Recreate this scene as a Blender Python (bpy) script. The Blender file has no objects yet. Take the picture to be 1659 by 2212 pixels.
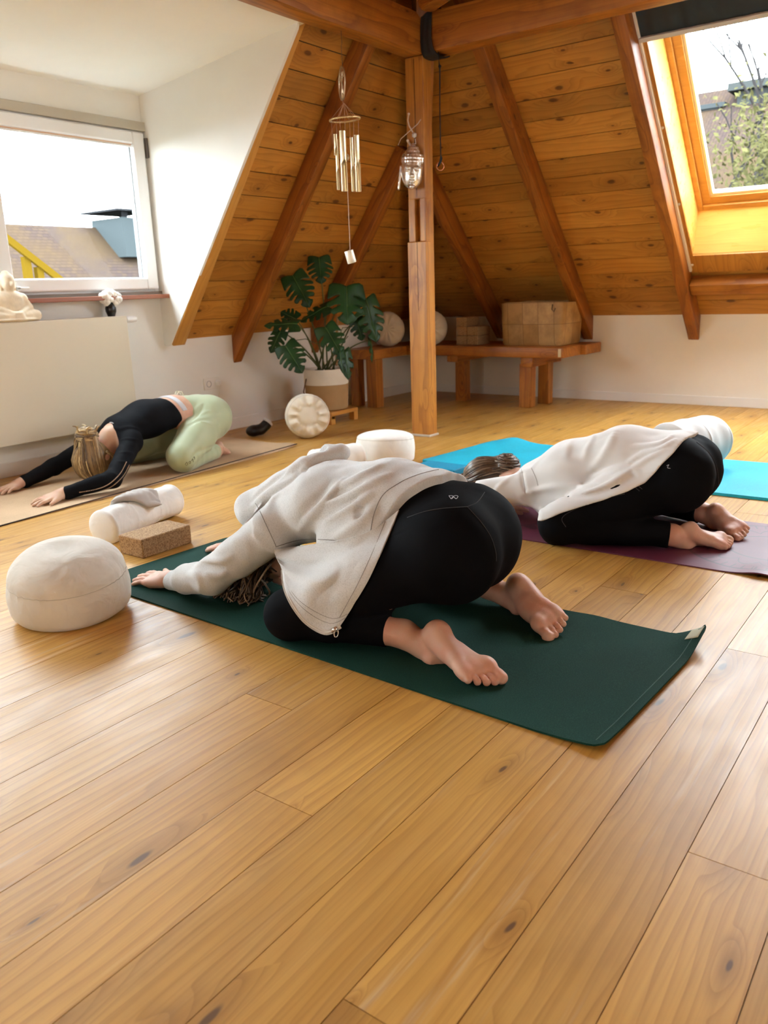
import bpy, bmesh, math, random
import numpy as np
from mathutils import Vector, Matrix, Quaternion
from mathutils.bvhtree import BVHTree

S = bpy.context.scene
COL = S.collection

# ------------------------------------------------------------------ camera
F_PX, CX, CY, CAM_H = 1755.42, 829.5, 1106.0, 1.0
YAW, PITCH, ROLL = math.radians(53.48264753), math.radians(15.39029606), math.radians(-2.00684907)
_cz, _sz, _cp, _sp = math.cos(YAW), math.sin(YAW), math.cos(PITCH), math.sin(PITCH)
FWD = Vector((_sz*_cp, _cz*_cp, -_sp))
_R0 = Vector((_cz, -_sz, 0)); _U0 = _R0.cross(FWD)
RGT = _R0*math.cos(ROLL) + _U0*math.sin(ROLL)
UPV = -_R0*math.sin(ROLL) + _U0*math.cos(ROLL)
CAM = Vector((0, 0, CAM_H))
cd = bpy.data.cameras.new('camera'); cam = bpy.data.objects.new('camera', cd); COL.objects.link(cam)
m = Matrix((RGT, UPV, -FWD)).transposed().to_4x4(); m.translation = CAM
cam.matrix_world = m
cd.sensor_fit = 'HORIZONTAL'; cd.sensor_width = 36.0; cd.lens = F_PX/1659.0*36.0
cd.clip_start = 0.05; cd.clip_end = 300
cd.dof.use_dof = True; cd.dof.focus_distance = 2.35; cd.dof.aperture_fstop = 7.0
S.camera = cam

# ------------------------------------------------------------------ light and exposure
S.view_settings.view_transform = 'Standard'; S.view_settings.look = 'None'
S.view_settings.gamma = 1.0; S.view_settings.use_curve_mapping = False
S.view_settings.exposure = 1.53
SKY = 9.0
w = bpy.data.worlds.new('overcast_sky'); S.world = w; w.use_nodes = True
bg = w.node_tree.nodes['Background']; bg.inputs[0].default_value = (0.86, 0.94, 1.0, 1); bg.inputs[1].default_value = SKY
S.cycles.max_bounces = 10; S.cycles.diffuse_bounces = 5; S.cycles.glossy_bounces = 4
S.cycles.transparent_max_bounces = 12; S.cycles.sample_clamp_indirect = 6.0
S.cycles.caustics_reflective = False; S.cycles.caustics_refractive = False
def area_light(name, loc, target, sx, sy, power, color=(1, 1, 1)):
    l = bpy.data.lights.new(name, 'AREA'); l.shape = 'RECTANGLE'; l.size = sx; l.size_y = sy
    l.energy = power; l.color = color
    o = bpy.data.objects.new(name, l); COL.objects.link(o); o.location = loc
    o.rotation_euler = (Vector(target)-Vector(loc)).to_track_quat('-Z', 'Y').to_euler()
    return o
# two fill lamps added behind the camera to brighten the room
area_light('fill_lamp_rear', (-2.3, 1.2, 1.2), (2.0, 2.8, 2.2), 1.8, 1.2, 15, (1.0, 0.93, 0.82))
area_light('fill_lamp_side', (2.2, -3.25, 1.15), (2.4, 2.6, 2.2), 2.4, 1.2, 18, (1.0, 0.93, 0.82))

# ------------------------------------------------------------------ helpers
def ray(x, y):
    return (RGT*((x-CX)/F_PX) - UPV*((y-CY)/F_PX) + FWD)
def at(x, y, axis, c):
    """the point of the axis-aligned plane (axis = c) seen at photo position x, y"""
    d = ray(x, y); t = (c-CAM[axis])/d[axis]
    return CAM + d*t
def new_obj(name, me, parent=None):
    o = bpy.data.objects.new(name, me); COL.objects.link(o)
    if parent is not None: o.parent = parent
    return o
def tag(o, label=None, cat=None, group=None, kind=None):
    if label: o['label'] = label
    if cat: o['category'] = cat
    if group: o['group'] = group
    if kind: o['kind'] = kind
    return o
def thing(name, label, cat, loc=(0, 0, 0), rotz=0.0, group=None):
    o = new_obj(name, None); o.location = loc; o.rotation_euler = (0, 0, rotz); o.empty_display_size = 0.05
    bpy.context.view_layer.update()
    return tag(o, label, cat, group)
def world_shift(parent):
    v = Vector((0, 0, 0)); p = parent
    while p is not None: v += p.location; p = p.parent
    return v
def mesh_obj(name, verts, faces, mat=None, parent=None, smooth=False, loc=None, local=False):
    """verts in world coordinates; children are shifted into their parent's frame"""
    me = bpy.data.meshes.new(name)
    v = np.asarray(verts, dtype=np.float32).reshape(-1, 3)
    sh = np.array(world_shift(parent), dtype=np.float32) if (parent is not None and not local) else np.zeros(3, np.float32)
    if loc is not None and parent is None: sh = np.array(loc, dtype=np.float32)
    v = v - sh
    me.from_pydata(v.tolist(), [], [list(map(int, f)) for f in faces])
    if smooth: me.polygons.foreach_set('use_smooth', [True]*len(me.polygons))
    if mat: me.materials.append(mat)
    me.update()
    o = new_obj(name, me, parent)
    if loc is not None and parent is None: o.location = loc
    return o
def bm_obj(name, bm, mat=None, parent=None, smooth=False, loc=None, auto=None, local=False):
    bm.normal_update()
    me = bpy.data.meshes.new(name)
    sh = world_shift(parent) if (parent is not None and not local) else Vector((0, 0, 0))
    if loc is not None and parent is None: sh = Vector(loc)
    if sh.length > 0: bmesh.ops.translate(bm, vec=-sh, verts=bm.verts)
    if auto is not None:
        amax = max(f.calc_area() for f in bm.faces)
        for f in bm.faces: f.smooth = f.calc_area() < .2*amax or auto > .55
        for e in bm.edges:
            if len(e.link_faces) == 2: e.smooth = e.calc_face_angle(0) < auto
    elif smooth:
        for f in bm.faces: f.smooth = True
    bm.to_mesh(me); bm.free()
    if mat: me.materials.append(mat)
    o = new_obj(name, me, parent)
    if loc is not None and parent is None: o.location = loc
    return o
def add_box(bm, lo, hi, bevel=0.0, seg=2, mat=None):
    lo, hi = Vector(lo), Vector(hi)
    r = bmesh.ops.create_cube(bm, size=1.0)
    vs = r['verts']
    for v in vs:
        v.co = Vector((lo[i]+(v.co[i]+0.5)*(hi[i]-lo[i]) for i in range(3)))
    if bevel > 0:
        es = list({e for v in vs for e in v.link_edges})
        r = bmesh.ops.bevel(bm, geom=es, offset=bevel, segments=seg, profile=0.5, affect='EDGES')
        vs = list({v for f in r['faces'] for v in f.verts} | {v for v in vs if v.is_valid})
    if mat is not None:
        for v in vs: v.co = mat @ v.co
    return vs
def add_tube(bm, pts, rad, n=8, cap=True):
    """swept tube through pts; rad a number or list"""
    pts = [Vector(p) for p in pts]
    if not hasattr(rad, '__len__'): rad = [rad]*len(pts)
    rings = []
    up = None
    for i, p in enumerate(pts):
        a = pts[max(0, i-1)]; b = pts[min(len(pts)-1, i+1)]
        t = (b-a).normalized()
        if up is None:
            up = t.orthogonal().normalized()
        else:
            up = (up - t*up.dot(t))
            up = up.normalized() if up.length > 1e-6 else t.orthogonal().normalized()
        s = t.cross(up)
        rings.append([bm.verts.new(p + (up*math.cos(2*math.pi*k/n)+s*math.sin(2*math.pi*k/n))*rad[i]) for k in range(n)])
    for i in range(len(rings)-1):
        for k in range(n):
            bm.faces.new((rings[i][k], rings[i][(k+1) % n], rings[i+1][(k+1) % n], rings[i+1][k]))
    if cap:
        bm.faces.new(list(reversed(rings[0]))); bm.faces.new(rings[-1])
    return rings
def add_lathe(bm, prof, n=32, center=(0, 0, 0), fn=None, mat=None):
    """prof: list of (radius, z)"""
    c = Vector(center); rings = []
    for (r, z) in prof:
        if r < 1e-6:
            rings.append([bm.verts.new(Vector((0, 0, z)))])
        else:
            ring = []
            for k in range(n):
                a = 2*math.pi*k/n
                rr, zz = (r, z) if fn is None else fn(r, z, a)
                ring.append(bm.verts.new(Vector((rr*math.cos(a), rr*math.sin(a), zz))))
            rings.append(ring)
    for a, b in zip(rings[:-1], rings[1:]):
        if len(a) == 1 and len(b) == 1: continue
        for k in range(n):
            k2 = (k+1) % n
            if len(a) == 1: bm.faces.new((a[0], b[k2], b[k]))
            elif len(b) == 1: bm.faces.new((a[k], a[k2], b[0]))
            else: bm.faces.new((a[k], a[k2], b[k2], b[k]))
    vs = [v for r in rings for v in r]
    for v in vs: v.co = (mat @ v.co if mat is not None else v.co) + c
    bmesh.ops.recalc_face_normals(bm, faces=list({f for v in vs for f in v.link_faces}))
    return vs
def add_sphere(bm, c, r, seg=16, rings=10, scale=(1, 1, 1), rot=None):
    res = bmesh.ops.create_uvsphere(bm, u_segments=seg, v_segments=rings, radius=1.0)
    for v in res['verts']:
        p = Vector((v.co.x*r*scale[0], v.co.y*r*scale[1], v.co.z*r*scale[2]))
        if rot is not None: p = rot @ p
        v.co = p+Vector(c)
    return res['verts']
def dup(root, loc, label, group=None, rotz=None):
    c = root.copy(); COL.objects.link(c); c.location = loc
    if rotz is not None: c.rotation_euler = (0, 0, rotz)
    c['label'] = label
    if group: c['group'] = group
    for ch in list(root.children):
        k = ch.copy(); COL.objects.link(k); k.parent = c
        for g in ch.children:
            q = g.copy(); COL.objects.link(q); q.parent = k
    return c

# ------------------------------------------------------------------ materials
class NT:
    def __init__(self, name):
        self.mat = bpy.data.materials.new(name); self.mat.use_nodes = True
        self.t = self.mat.node_tree; self.n = self.t.nodes
        self.b = self.n['Principled BSDF']; self.out = self.n['Material Output']
    def node(self, typ, **kw):
        nd = self.n.new(typ)
        for k, v in kw.items(): setattr(nd, k, v)
        return nd
    def link(self, a, b): self.t.links.new(a, b)
    def val(self, x, sock):
        if hasattr(x, 'is_output'): self.link(x, sock)
        else: sock.default_value = x
    def math(self, op, a, b=None, c=None, clamp=False):
        nd = self.node('ShaderNodeMath', operation=op, use_clamp=clamp)
        self.val(a, nd.inputs[0])
        if b is not None: self.val(b, nd.inputs[1])
        if c is not None: self.val(c, nd.inputs[2])
        return nd.outputs[0]
    def vmath(self, op, a, b=None):
        nd = self.node('ShaderNodeVectorMath', operation=op)
        self.val(a, nd.inputs[0])
        if b is not None: self.val(b, nd.inputs[1])
        return nd.outputs[0]
    def mix(self, fac, a, b, blend='MIX'):
        nd = self.node('ShaderNodeMix', data_type='RGBA', blend_type=blend)
        self.val(fac, nd.inputs[0])
        for x, i in ((a, 6), (b, 7)):
            if hasattr(x, 'is_output'): self.link(x, nd.inputs[i])
            else: nd.inputs[i].default_value = (*x[:3], 1)
        return nd.outputs[2]
    def ramp(self, fac, stops):
        nd = self.node('ShaderNodeMapRange', clamp=True, interpolation_type='SMOOTHSTEP')
        self.val(fac, nd.inputs[0])
        for i, s in enumerate(stops): nd.inputs[1+i].default_value = s
        return nd.outputs[0]
    def coord(self, which='Object'):
        return self.node('ShaderNodeTexCoord').outputs[which]
    def noise(self, vec, scale=5.0, detail=3.0, rough=0.5, out='Fac', dist=0.0):
        nd = self.node('ShaderNodeTexNoise'); self.link(vec, nd.inputs['Vector'])
        nd.inputs['Scale'].default_value = scale; nd.inputs['Detail'].default_value = detail
        nd.inputs['Roughness'].default_value = rough; nd.inputs['Distortion'].default_value = dist
        return nd.outputs[out]
    def bump(self, h, strength=0.3, dist=0.01, prev=None):
        nd = self.node('ShaderNodeBump'); self.link(h, nd.inputs['Height'])
        nd.inputs['Strength'].default_value = strength; nd.inputs['Distance'].default_value = dist
        if prev is not None: self.link(prev, nd.inputs['Normal'])
        return nd.outputs[0]
    def done(self, color=None, rough=None, normal=None, metal=None, spec=None, **kw):
        for x, k in ((color, 'Base Color'), (rough, 'Roughness'), (metal, 'Metallic'), (spec, 'Specular IOR Level')):
            if x is None: continue
            if hasattr(x, 'is_output'): self.link(x, self.b.inputs[k])
            else: self.b.inputs[k].default_value = (*x[:3], 1) if k == 'Base Color' else x
        if normal is not None: self.link(normal, self.b.inputs['Normal'])
        for k, v in kw.items():
            self.b.inputs[k.replace('_', ' ')].default_value = v
        return self.mat
def plain(name, color, rough=0.5, metal=0.0, spec=0.5, var=0.0, scale=8.0, bump=0.0, bscale=200.0, **kw):
    t = NT(name); co = t.coord()
    c = color
    if var > 0:
        n = t.noise(co, scale, 4)
        c = t.mix(t.ramp(n, (0.3, 0.7, 0.0, 1.0)), tuple(x*(1-var) for x in color), tuple(min(1, x*(1+var)) for x in color))
    nm = t.bump(t.noise(co, bscale, 3), bump, 0.002) if bump > 0 else None
    return t.done(c, rough, nm, metal, spec, **kw)
def wood(name, light, mid, dark, knot, axis='x', rough=0.45, flat=False, freq=16.0, warp=1.6, knots=0.55,
         kscale=(2.4, 8.0), grain=0.55, tone=0.25, spec=0.5, fine=0.5, bump=0.12, rvar=0.12, blot=0.0, kfloor=0.30, ksize=1.0, worn=0.0):
    """pine board or timber, grain along the given local axis, knots, per-board tone from the 'rnd' attribute"""
    t = NT(name); co = t.coord()
    sp = t.node('ShaderNodeSeparateXYZ'); t.link(co, sp.inputs[0])
    order = {'x': (0, 1, 2), 'y': (1, 0, 2), 'z': (2, 0, 1)}[axis]
    a, b, c = (sp.outputs[i] for i in order)
    at_ = t.node('ShaderNodeAttribute', attribute_name='rnd', attribute_type='GEOMETRY').outputs['Fac']
    oi = t.node('ShaderNodeObjectInfo').outputs['Random']
    rnd = t.math('ADD', at_, oi)
    a = t.math('ADD', a, t.math('MULTIPLY', rnd, 37.0))
    b = t.math('ADD', b, t.math('MULTIPLY', rnd, 11.3))
    def vec(sa, sb, sc):
        cb = t.node('ShaderNodeCombineXYZ')
        t.link(t.math('MULTIPLY', a, sa), cb.inputs[0]); t.link(t.math('MULTIPLY', b, sb), cb.inputs[1])
        t.link(t.math('MULTIPLY', c, 0.0 if flat else sc), cb.inputs[2])
        return cb.outputs[0]
    vo = t.node('ShaderNodeTexVoronoi', voronoi_dimensions='2D' if flat else '3D', feature='F1')
    wv = t.noise(vec(3.0, 6.0, 6.0), 1.0, 2, out='Color')
    vv = t.vmath('ADD', vec(kscale[0], kscale[1], kscale[1]), t.vmath('MULTIPLY', wv, (0.35, 0.35, 0.35)))
    t.link(vv, vo.inputs['Vector']); vo.inputs['Scale'].default_value = 1.0
    kd = vo.outputs['Distance']
    sc_ = t.node('ShaderNodeSeparateColor'); t.link(vo.outputs['Color'], sc_.inputs[0])
    has = t.math('GREATER_THAN', sc_.outputs[0], 1.0-knots)
    size = t.math('MULTIPLY_ADD', sc_.outputs[1], 0.07*ksize, 0.02*ksize)
    kn = t.math('MULTIPLY', t.ramp(t.math('DIVIDE', kd, size), (0.45, 1.0, 1.0, 0.0)), has)
    halo = t.math('MULTIPLY', t.ramp(t.math('DIVIDE', kd, size), (0.8, 5.0, 1.0, 0.0)), has)
    n1 = t.noise(vec(0.7, 4.0, 4.0), 1.0, 3, 0.55)
    ph = t.math('MULTIPLY_ADD', b, freq, t.math('MULTIPLY', n1, warp*6.0))
    if not flat: ph = t.math('MULTIPLY_ADD', c, freq*0.8, ph)
    ph = t.math('MULTIPLY_ADD', halo, 2.2, ph)
    rg = t.math('FRACT', ph)
    ring = t.math('POWER', rg, 2.6)
    ring = t.math('MULTIPLY', ring, t.ramp(rg, (0.93, 1.0, 1.0, 0.0)))
    fn = t.noise(vec(2.0, 130.0, 130.0), 1.0, 3, 0.6)
    n2 = t.noise(vec(0.9, 2.5, 2.5), 1.3, 4, 0.6)
    col = t.mix(t.ramp(n2, (0.25, 0.75, 0.0, 1.0)), mid, light)
    col = t.mix(t.math('MULTIPLY', ring, grain), col, dark)
    col = t.mix(t.math('MULTIPLY', t.ramp(fn, (0.35, 0.8, 0.0, 1.0)), fine*0.5), col, dark)
    col = t.mix(t.math('MULTIPLY', halo, kfloor), col, dark)
    col = t.mix(t.math('MULTIPLY', kn, 0.85), col, knot)
    if blot > 0:
        nb = t.noise(vec(1.2, 1.2, 1.2), 2.1, 5, 0.65)
        col = t.mix(t.math('MULTIPLY', t.ramp(nb, (0.45, 0.75, 0.0, 1.0)), blot), col, dark)
    if worn > 0:
        ws = t.math('MULTIPLY', t.ramp(t.noise(vec(1.6, 26.0, 26.0), 1.0, 4, 0.6), (0.56, 0.72, 0.0, 1.0)), t.ramp(t.noise(vec(0.5, 0.9, 0.9), 1.0, 2), (0.42, 0.65, 0.0, 1.0)))
        col = t.mix(t.math('MULTIPLY', ws, worn), col, (0.62, 0.47, 0.30))
    hv = t.node('ShaderNodeHueSaturation'); t.link(col, hv.inputs['Color'])
    t.link(t.math('MULTIPLY_ADD', t.math('FRACT', t.math('MULTIPLY', rnd, 7.77)), tone, 1.0-tone/2), hv.inputs['Value'])
    r = t.math('MULTIPLY_ADD', t.noise(vec(3.0, 9.0, 9.0), 2.0, 4), rvar*2, rough-rvar)
    h = t.math('MULTIPLY_ADD', ring, -0.5, t.math('MULTIPLY', fn, 0.6))
    return t.done(hv.outputs[0], r, t.bump(h, bump, 0.002), spec=spec)
def fabric(name, color, rough=0.85, weave=900.0, strength=0.25, var=0.06, vscale=6.0, sheen=0.2, heather=0.0, folds=0.0, fscale=9.0):
    t = NT(name); co = t.coord()
    n = t.noise(co, vscale, 4)
    c = t.mix(t.ramp(n, (0.3, 0.7, 0.0, 1.0)), tuple(x*(1-var) for x in color), tuple(min(1, x*(1+var)) for x in color))
    if heather > 0:
        mp = t.node('ShaderNodeMapping'); t.link(co, mp.inputs[0]); mp.inputs['Scale'].default_value = (800, 210, 210)
        h = t.noise(mp.outputs[0], 1.0, 2, 0.7)
        c = t.mix(t.math('MULTIPLY', t.ramp(h, (0.42, 0.7, 0.0, 1.0)), heather), c, tuple(x*0.55 for x in color))
    nm = t.bump(t.noise(co, weave, 2), strength, 0.0008)
    if folds > 0:
        nm = t.bump(t.noise(co, fscale, 3, 0.5, dist=0.6), folds, 0.02, nm)
    return t.done(c, rough, nm, spec=0.25 if color[0] > .02 else 0.06, Sheen_Weight=sheen, Sheen_Roughness=0.5)

M = {}
M['floor'] = wood('pine_floor', (0.63, 0.36, 0.088), (0.51, 0.268, 0.054), (0.245, 0.105, 0.019), (0.085, 0.042, 0.020), 'x', 0.40, True, spec=0.38,
                  freq=34, warp=1.15, knots=0.72, kscale=(2.0, 6.2), grain=0.42, tone=0.17, fine=0.65, bump=0.10, blot=0.26, kfloor=0.45, ksize=0.95, worn=0.5)
M['board'] = wood('spruce_board', (0.60, 0.275, 0.052), (0.47, 0.190, 0.029), (0.20, 0.060, 0.008), (0.085, 0.022, 0.006), 'x', 0.42, True,
                  freq=20, warp=0.9, knots=0.75, kscale=(3.4, 7.0), grain=0.42, tone=0.36, fine=0.4, bump=0.10, blot=0.2, ksize=1.7)
BEAM = dict(rough=0.46, freq=15, warp=0.9, knots=0.65, kscale=(2.6, 9.0), grain=0.62, tone=0.10, fine=0.8, bump=0.3, blot=0.6, ksize=1.4)
for ax in 'xyz':
    M['beam_'+ax] = wood('stained_beam_'+ax, (0.50, 0.195, 0.028), (0.38, 0.125, 0.015), (0.14, 0.033, 0.005), (0.05, 0.012, 0.004), ax, **BEAM)
    M['post_'+ax] = wood('post_timber_'+ax, (0.62, 0.285, 0.050), (0.50, 0.200, 0.028), (0.22, 0.060, 0.009), (0.06, 0.014, 0.004), ax, **BEAM)
    M['rafter_'+ax] = wood('rafter_timber_'+ax, (0.44, 0.150, 0.021), (0.32, 0.096, 0.011), (0.11, 0.024, 0.004), (0.05, 0.012, 0.004), ax, **BEAM)
    M['pale_'+ax] = wood('varnished_pine_'+ax, (0.70, 0.36, 0.085), (0.60, 0.28, 0.055), (0.40, 0.15, 0.025), (0.16, 0.05, 0.012), ax, rough=0.36,
                         freq=14, warp=1.0, knots=0.25, grain=0.35, tone=0.05, bump=0.06)
M['lining'] = wood('lining_daylit_pine', (0.88, 0.56, 0.16), (0.80, 0.47, 0.11), (0.60, 0.28, 0.05), (0.3, 0.1, 0.02), 'y', rough=0.3, freq=14, warp=1.0, knots=0.15, grain=0.3, tone=0.04, bump=0.04)  # pine lightened: daylight on the lining is put into its colour
M['plaster'] = plain('white_plaster', (0.82, 0.805, 0.76), 0.9, var=0.02, scale=3, bump=0.05, bscale=60)
M['plaster_lightened'] = plain('white_plaster_lightened', (0.93, 0.915, 0.86), 0.9, var=0.01, scale=3)  # plaster lightened for the dormer ceiling, bounced light put into the colour
M['plaster_warm'] = plain('white_plaster_bounce_tint', (0.80, 0.745, 0.655), 0.9, var=0.02, scale=3, bump=0.05, bscale=60)  # white plaster tinted warm, bounce light put into its colour
M['white_paint'] = plain('white_painted_wood', (0.80, 0.77, 0.72), 0.5)
M['pvc'] = plain('white_window_plastic', (0.82, 0.82, 0.82), 0.35)
M['enamel'] = plain('white_radiator_enamel', (0.74, 0.68, 0.55), 0.3)
M['dark'] = plain('dark_gap', (0.02, 0.01, 0.005), 0.9)
M['black'] = plain('black_cloth', (0.008, 0.008, 0.009), 0.7)
M['steel'] = plain('brushed_steel', (0.75, 0.72, 0.66), 0.25, 1.0)
M['copper'] = plain('copper_ring', (0.7, 0.32, 0.18), 0.3, 1.0)
def glass_mat():
    t = NT('window_glass')
    g = t.node('ShaderNodeBsdfGlossy'); g.inputs['Roughness'].default_value = 0.02
    tr = t.node('ShaderNodeBsdfTransparent'); tr.inputs[0].default_value = (0.95, 0.97, 0.97, 1)
    fr = t.node('ShaderNodeFresnel'); fr.inputs[0].default_value = 1.35
    mx = t.node('ShaderNodeMixShader'); t.link(t.math('MULTIPLY', fr.outputs[0], 0.05), mx.inputs[0]); t.link(tr.outputs[0], mx.inputs[1]); t.link(g.outputs[0], mx.inputs[2])
    t.link(mx.outputs[0], t.out.inputs[0])
    return t.mat
M['glass'] = glass_mat()

# ------------------------------------------------------------------ the room
WX, WY = 6.82, 4.58          # right knee wall (x) and left wall (y)
ZB, ZA, TA = 0.713, 0.70, 1.4  # height where each roof slope starts, steepness of the left slope
LA = math.hypot(1, TA)
def struct(o): o['kind'] = 'structure'; return o
def boards(name, quads, matrix, mat, gap=0.003, drop=0.005, parent=None):
    """quads: (x00,x01,y0, x10,x11,y1) in the plane's own frame; one mesh of boards with open grooves"""
    V, F, R = [], [], []
    rng = random.Random(hash(name) % 1000 if False else len(quads))
    for (xa0, xa1, y0, xb0, xb1, y1) in quads:
        g = gap/2; i = len(V); r = rng.random()
        V += [(xa0+g, y0+g, 0), (xa1-g, y0+g, 0), (xb1-g, y1-g, 0), (xb0+g, y1-g, 0),
              (xa0+g, y0+g, -drop), (xa1-g, y0+g, -drop), (xb1-g, y1-g, -drop), (xb0+g, y1-g, -drop)]
        fs = [(i, i+1, i+2, i+3), (i, i+4, i+5, i+1), (i+1, i+5, i+6, i+2), (i+2, i+6, i+7, i+3), (i+3, i+7, i+4, i)]
        F += fs; R += [r]*5
        i = len(V); e = 0.001
        V += [(xa0-e, y0-e, -drop), (xa1+e, y0-e, -drop), (xb1+e, y1+e, -drop), (xb0-e, y1+e, -drop)]
        F.append((i, i+1, i+2, i+3)); R.append(-1)
    o = mesh_obj(name, V, F, mat, parent, local=True)
    o.data.materials.append(M['dark'])
    at_ = o.data.attributes.new('rnd', 'FLOAT', 'FACE'); at_.data.foreach_set('value', R)
    o.data.polygons.foreach_set('material_index', [1 if r < 0 else 0 for r in R])
    o.matrix_world = matrix
    return o

# floor planks run along x, 16 cm wide, butt joints where the photo shows them
PW, PY0 = 0.1596, 0.319
rows = []
rr = random.Random(5)
known = {(0.959, 1.119): [1.02], (1.28, 1.44): [1.312, 3.9], (0.16, 0.319): [1.317, 3.6], (0.319, 0.478): [2.228, 4.4], (0.478, 0.64): [0.72, 2.9]}
for k in range(-24, 28):
    y0 = PY0+PW*k; y1 = y0+PW
    cuts = None
    for (a, b), c in known.items():
        if abs((a+b)/2-(y0+y1)/2) < 0.05: cuts = c
    if cuts is None: cuts = sorted((rr.uniform(2.5, 6.4), rr.uniform(-2.4, -0.6)))
    xs = [-2.6]+list(cuts)+[6.9]
    for a, b in zip(xs[:-1], xs[1:]): rows.append((a, b, y0, a, b, y1))
floor = struct(boards('floor', rows, Matrix.Identity(4), M['floor'], gap=0.0017, drop=0.006))

# sloping board ceilings
def frame(o, a, u):
    a, u = Vector(a).normalized(), Vector(u).normalized(); n = a.cross(u)
    m = Matrix((a, u, n)).transposed().to_4x4(); m.translation = Vector(o); return m
BW = 0.158
qs = []
s = 0.0
SK0, SK1, SKZ0, SKZ1 = 1.13, 1.825, 1.157, 2.55      # skylight opening
while s < 4.2:
    s1 = s+BW; za, zb = ZB+s/math.sqrt(2), ZB+s1/math.sqrt(2)
    ya, yb = WY-(za-ZA)/TA+.03, WY-(zb-ZA)/TA+.03
    if za > SKZ1-0.005 or zb < SKZ0+0.005: qs.append((-ya, 3.5, s, -yb, 3.5, s1))
    else:
        # rows crossing the skylight are cut there
        t0, t1 = s, s1
        if za < SKZ0: t = (SKZ0-ZB)*math.sqrt(2); qs.append((-ya, 3.5, s, -yb, 3.5, t)); t0 = t
        if zb > SKZ1: t = (SKZ1-ZB)*math.sqrt(2); qs.append((-ya, 3.5, t, -yb, 3.5, s1)); t1 = t
        qs.append((-ya, -SK1, t0, -yb, -SK1, t1)); qs.append((-SK0, -0.93, t0, -SK0, -0.93, t1)); qs.append((-0.22, 3.5, t0, -0.22, 3.5, t1))  # the other gap is an unseen roof opening added for fill light
    s = s1
ceil_b = struct(boards('ceiling', qs, frame((WX, 0, ZB), (0, -1, 0), (-1, 0, 1)), M['board'], gap=.0055))
qs = []; s = 0.0
while s < 3.6:
    s1 = s+BW; za, zb = ZA+s*TA/LA, ZA+s1*TA/LA
    xa, xb = WX-(za-ZB)+.03, WX-(zb-ZB)+.03
    x0 = 3.82 if zb < 2.62 else -2.6
    qs.append((x0, xa, s, x0, xb, s1)); s = s1
ceil_a = struct(boards('ceiling.001', qs, frame((0, WY, ZA), (1, 0, 0), (0, -1, TA)), M['board'], gap=.0055))
bm = bmesh.new(); add_box(bm, (-2.6, -3.5, 3.5), (4.3, 2.8, 3.6))
struct(bm_obj('ceiling.002', bm, M['board']))

# walls
bm = bmesh.new(); add_box(bm, (WX, -3.6, -0.05), (WX+0.1, WY+0.1, ZB+0.10))
struct(bm_obj('wall_right', bm, M['plaster_warm']))
WIN = (-0.90, 3.71, 1.03, 2.03)
bm = bmesh.new()
for lo, hi in (((3.72, WY, -0.05), (WX+0.1, WY+0.12, ZA+0.1)), ((-2.6, WY, -0.05), (3.72, WY+0.12, WIN[2])),
               ((-2.6, WY, WIN[3]), (3.82, WY+0.12, 2.45)), ((-2.6, WY, WIN[2]), (WIN[0], WY+0.12, WIN[3])),
               ((WIN[1], WY, WIN[2]), (3.82, WY+0.12, WIN[3]))):
    add_box(bm, lo, hi)
struct(bm_obj('wall_left', bm, M['plaster']))
# dormer cheek: a triangular white wall beside the window, and the dormer's white ceiling
zc = lambda y: 2.232+(WY-y)*0.115
bm = bmesh.new()
pts = [(WY+0.05, 0.67), (WY+0.05, zc(WY+.05)+0.03), (3.20, zc(3.20)+0.03), (3.225, 2.36), (4.512, 0.67)]
f0 = [bm.verts.new((3.715, y, z)) for y, z in pts]; f1 = [bm.verts.new((3.735, y, z)) for y, z in pts]
bm.faces.new(f0); bm.faces.new(list(reversed(f1)))
for i in range(len(pts)): bm.faces.new((f0[i], f1[i], f1[(i+1) % len(pts)], f0[(i+1) % len(pts)]))
bmesh.ops.recalc_face_normals(bm, faces=bm.faces)
struct(bm_obj('wall_cheek', bm, M['plaster']))
bm = bmesh.new()
v = [bm.verts.new(p) for p in ((-2.6, WY+.1, zc(WY+.1)), (3.76, WY+.1, zc(WY+.1)), (3.76, 3.06, zc(3.06)), (-2.6, 3.06, zc(3.06)),
                               (-2.6, WY+.1, zc(WY+.1)+.1), (3.76, WY+.1, zc(WY+.1)+.1), (3.76, 3.06, zc(3.06)+.1), (-2.6, 3.06, zc(3.06)+.1))]
for f in ((0, 1, 2, 3), (4, 7, 6, 5), (0, 4, 5, 1), (1, 5, 6, 2), (2, 6, 7, 3), (3, 7, 4, 0)): bm.faces.new([v[i] for i in f])
bmesh.ops.recalc_face_normals(bm, faces=bm.faces)
struct(bm_obj('ceiling.003', bm, M['plaster_lightened']))
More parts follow.
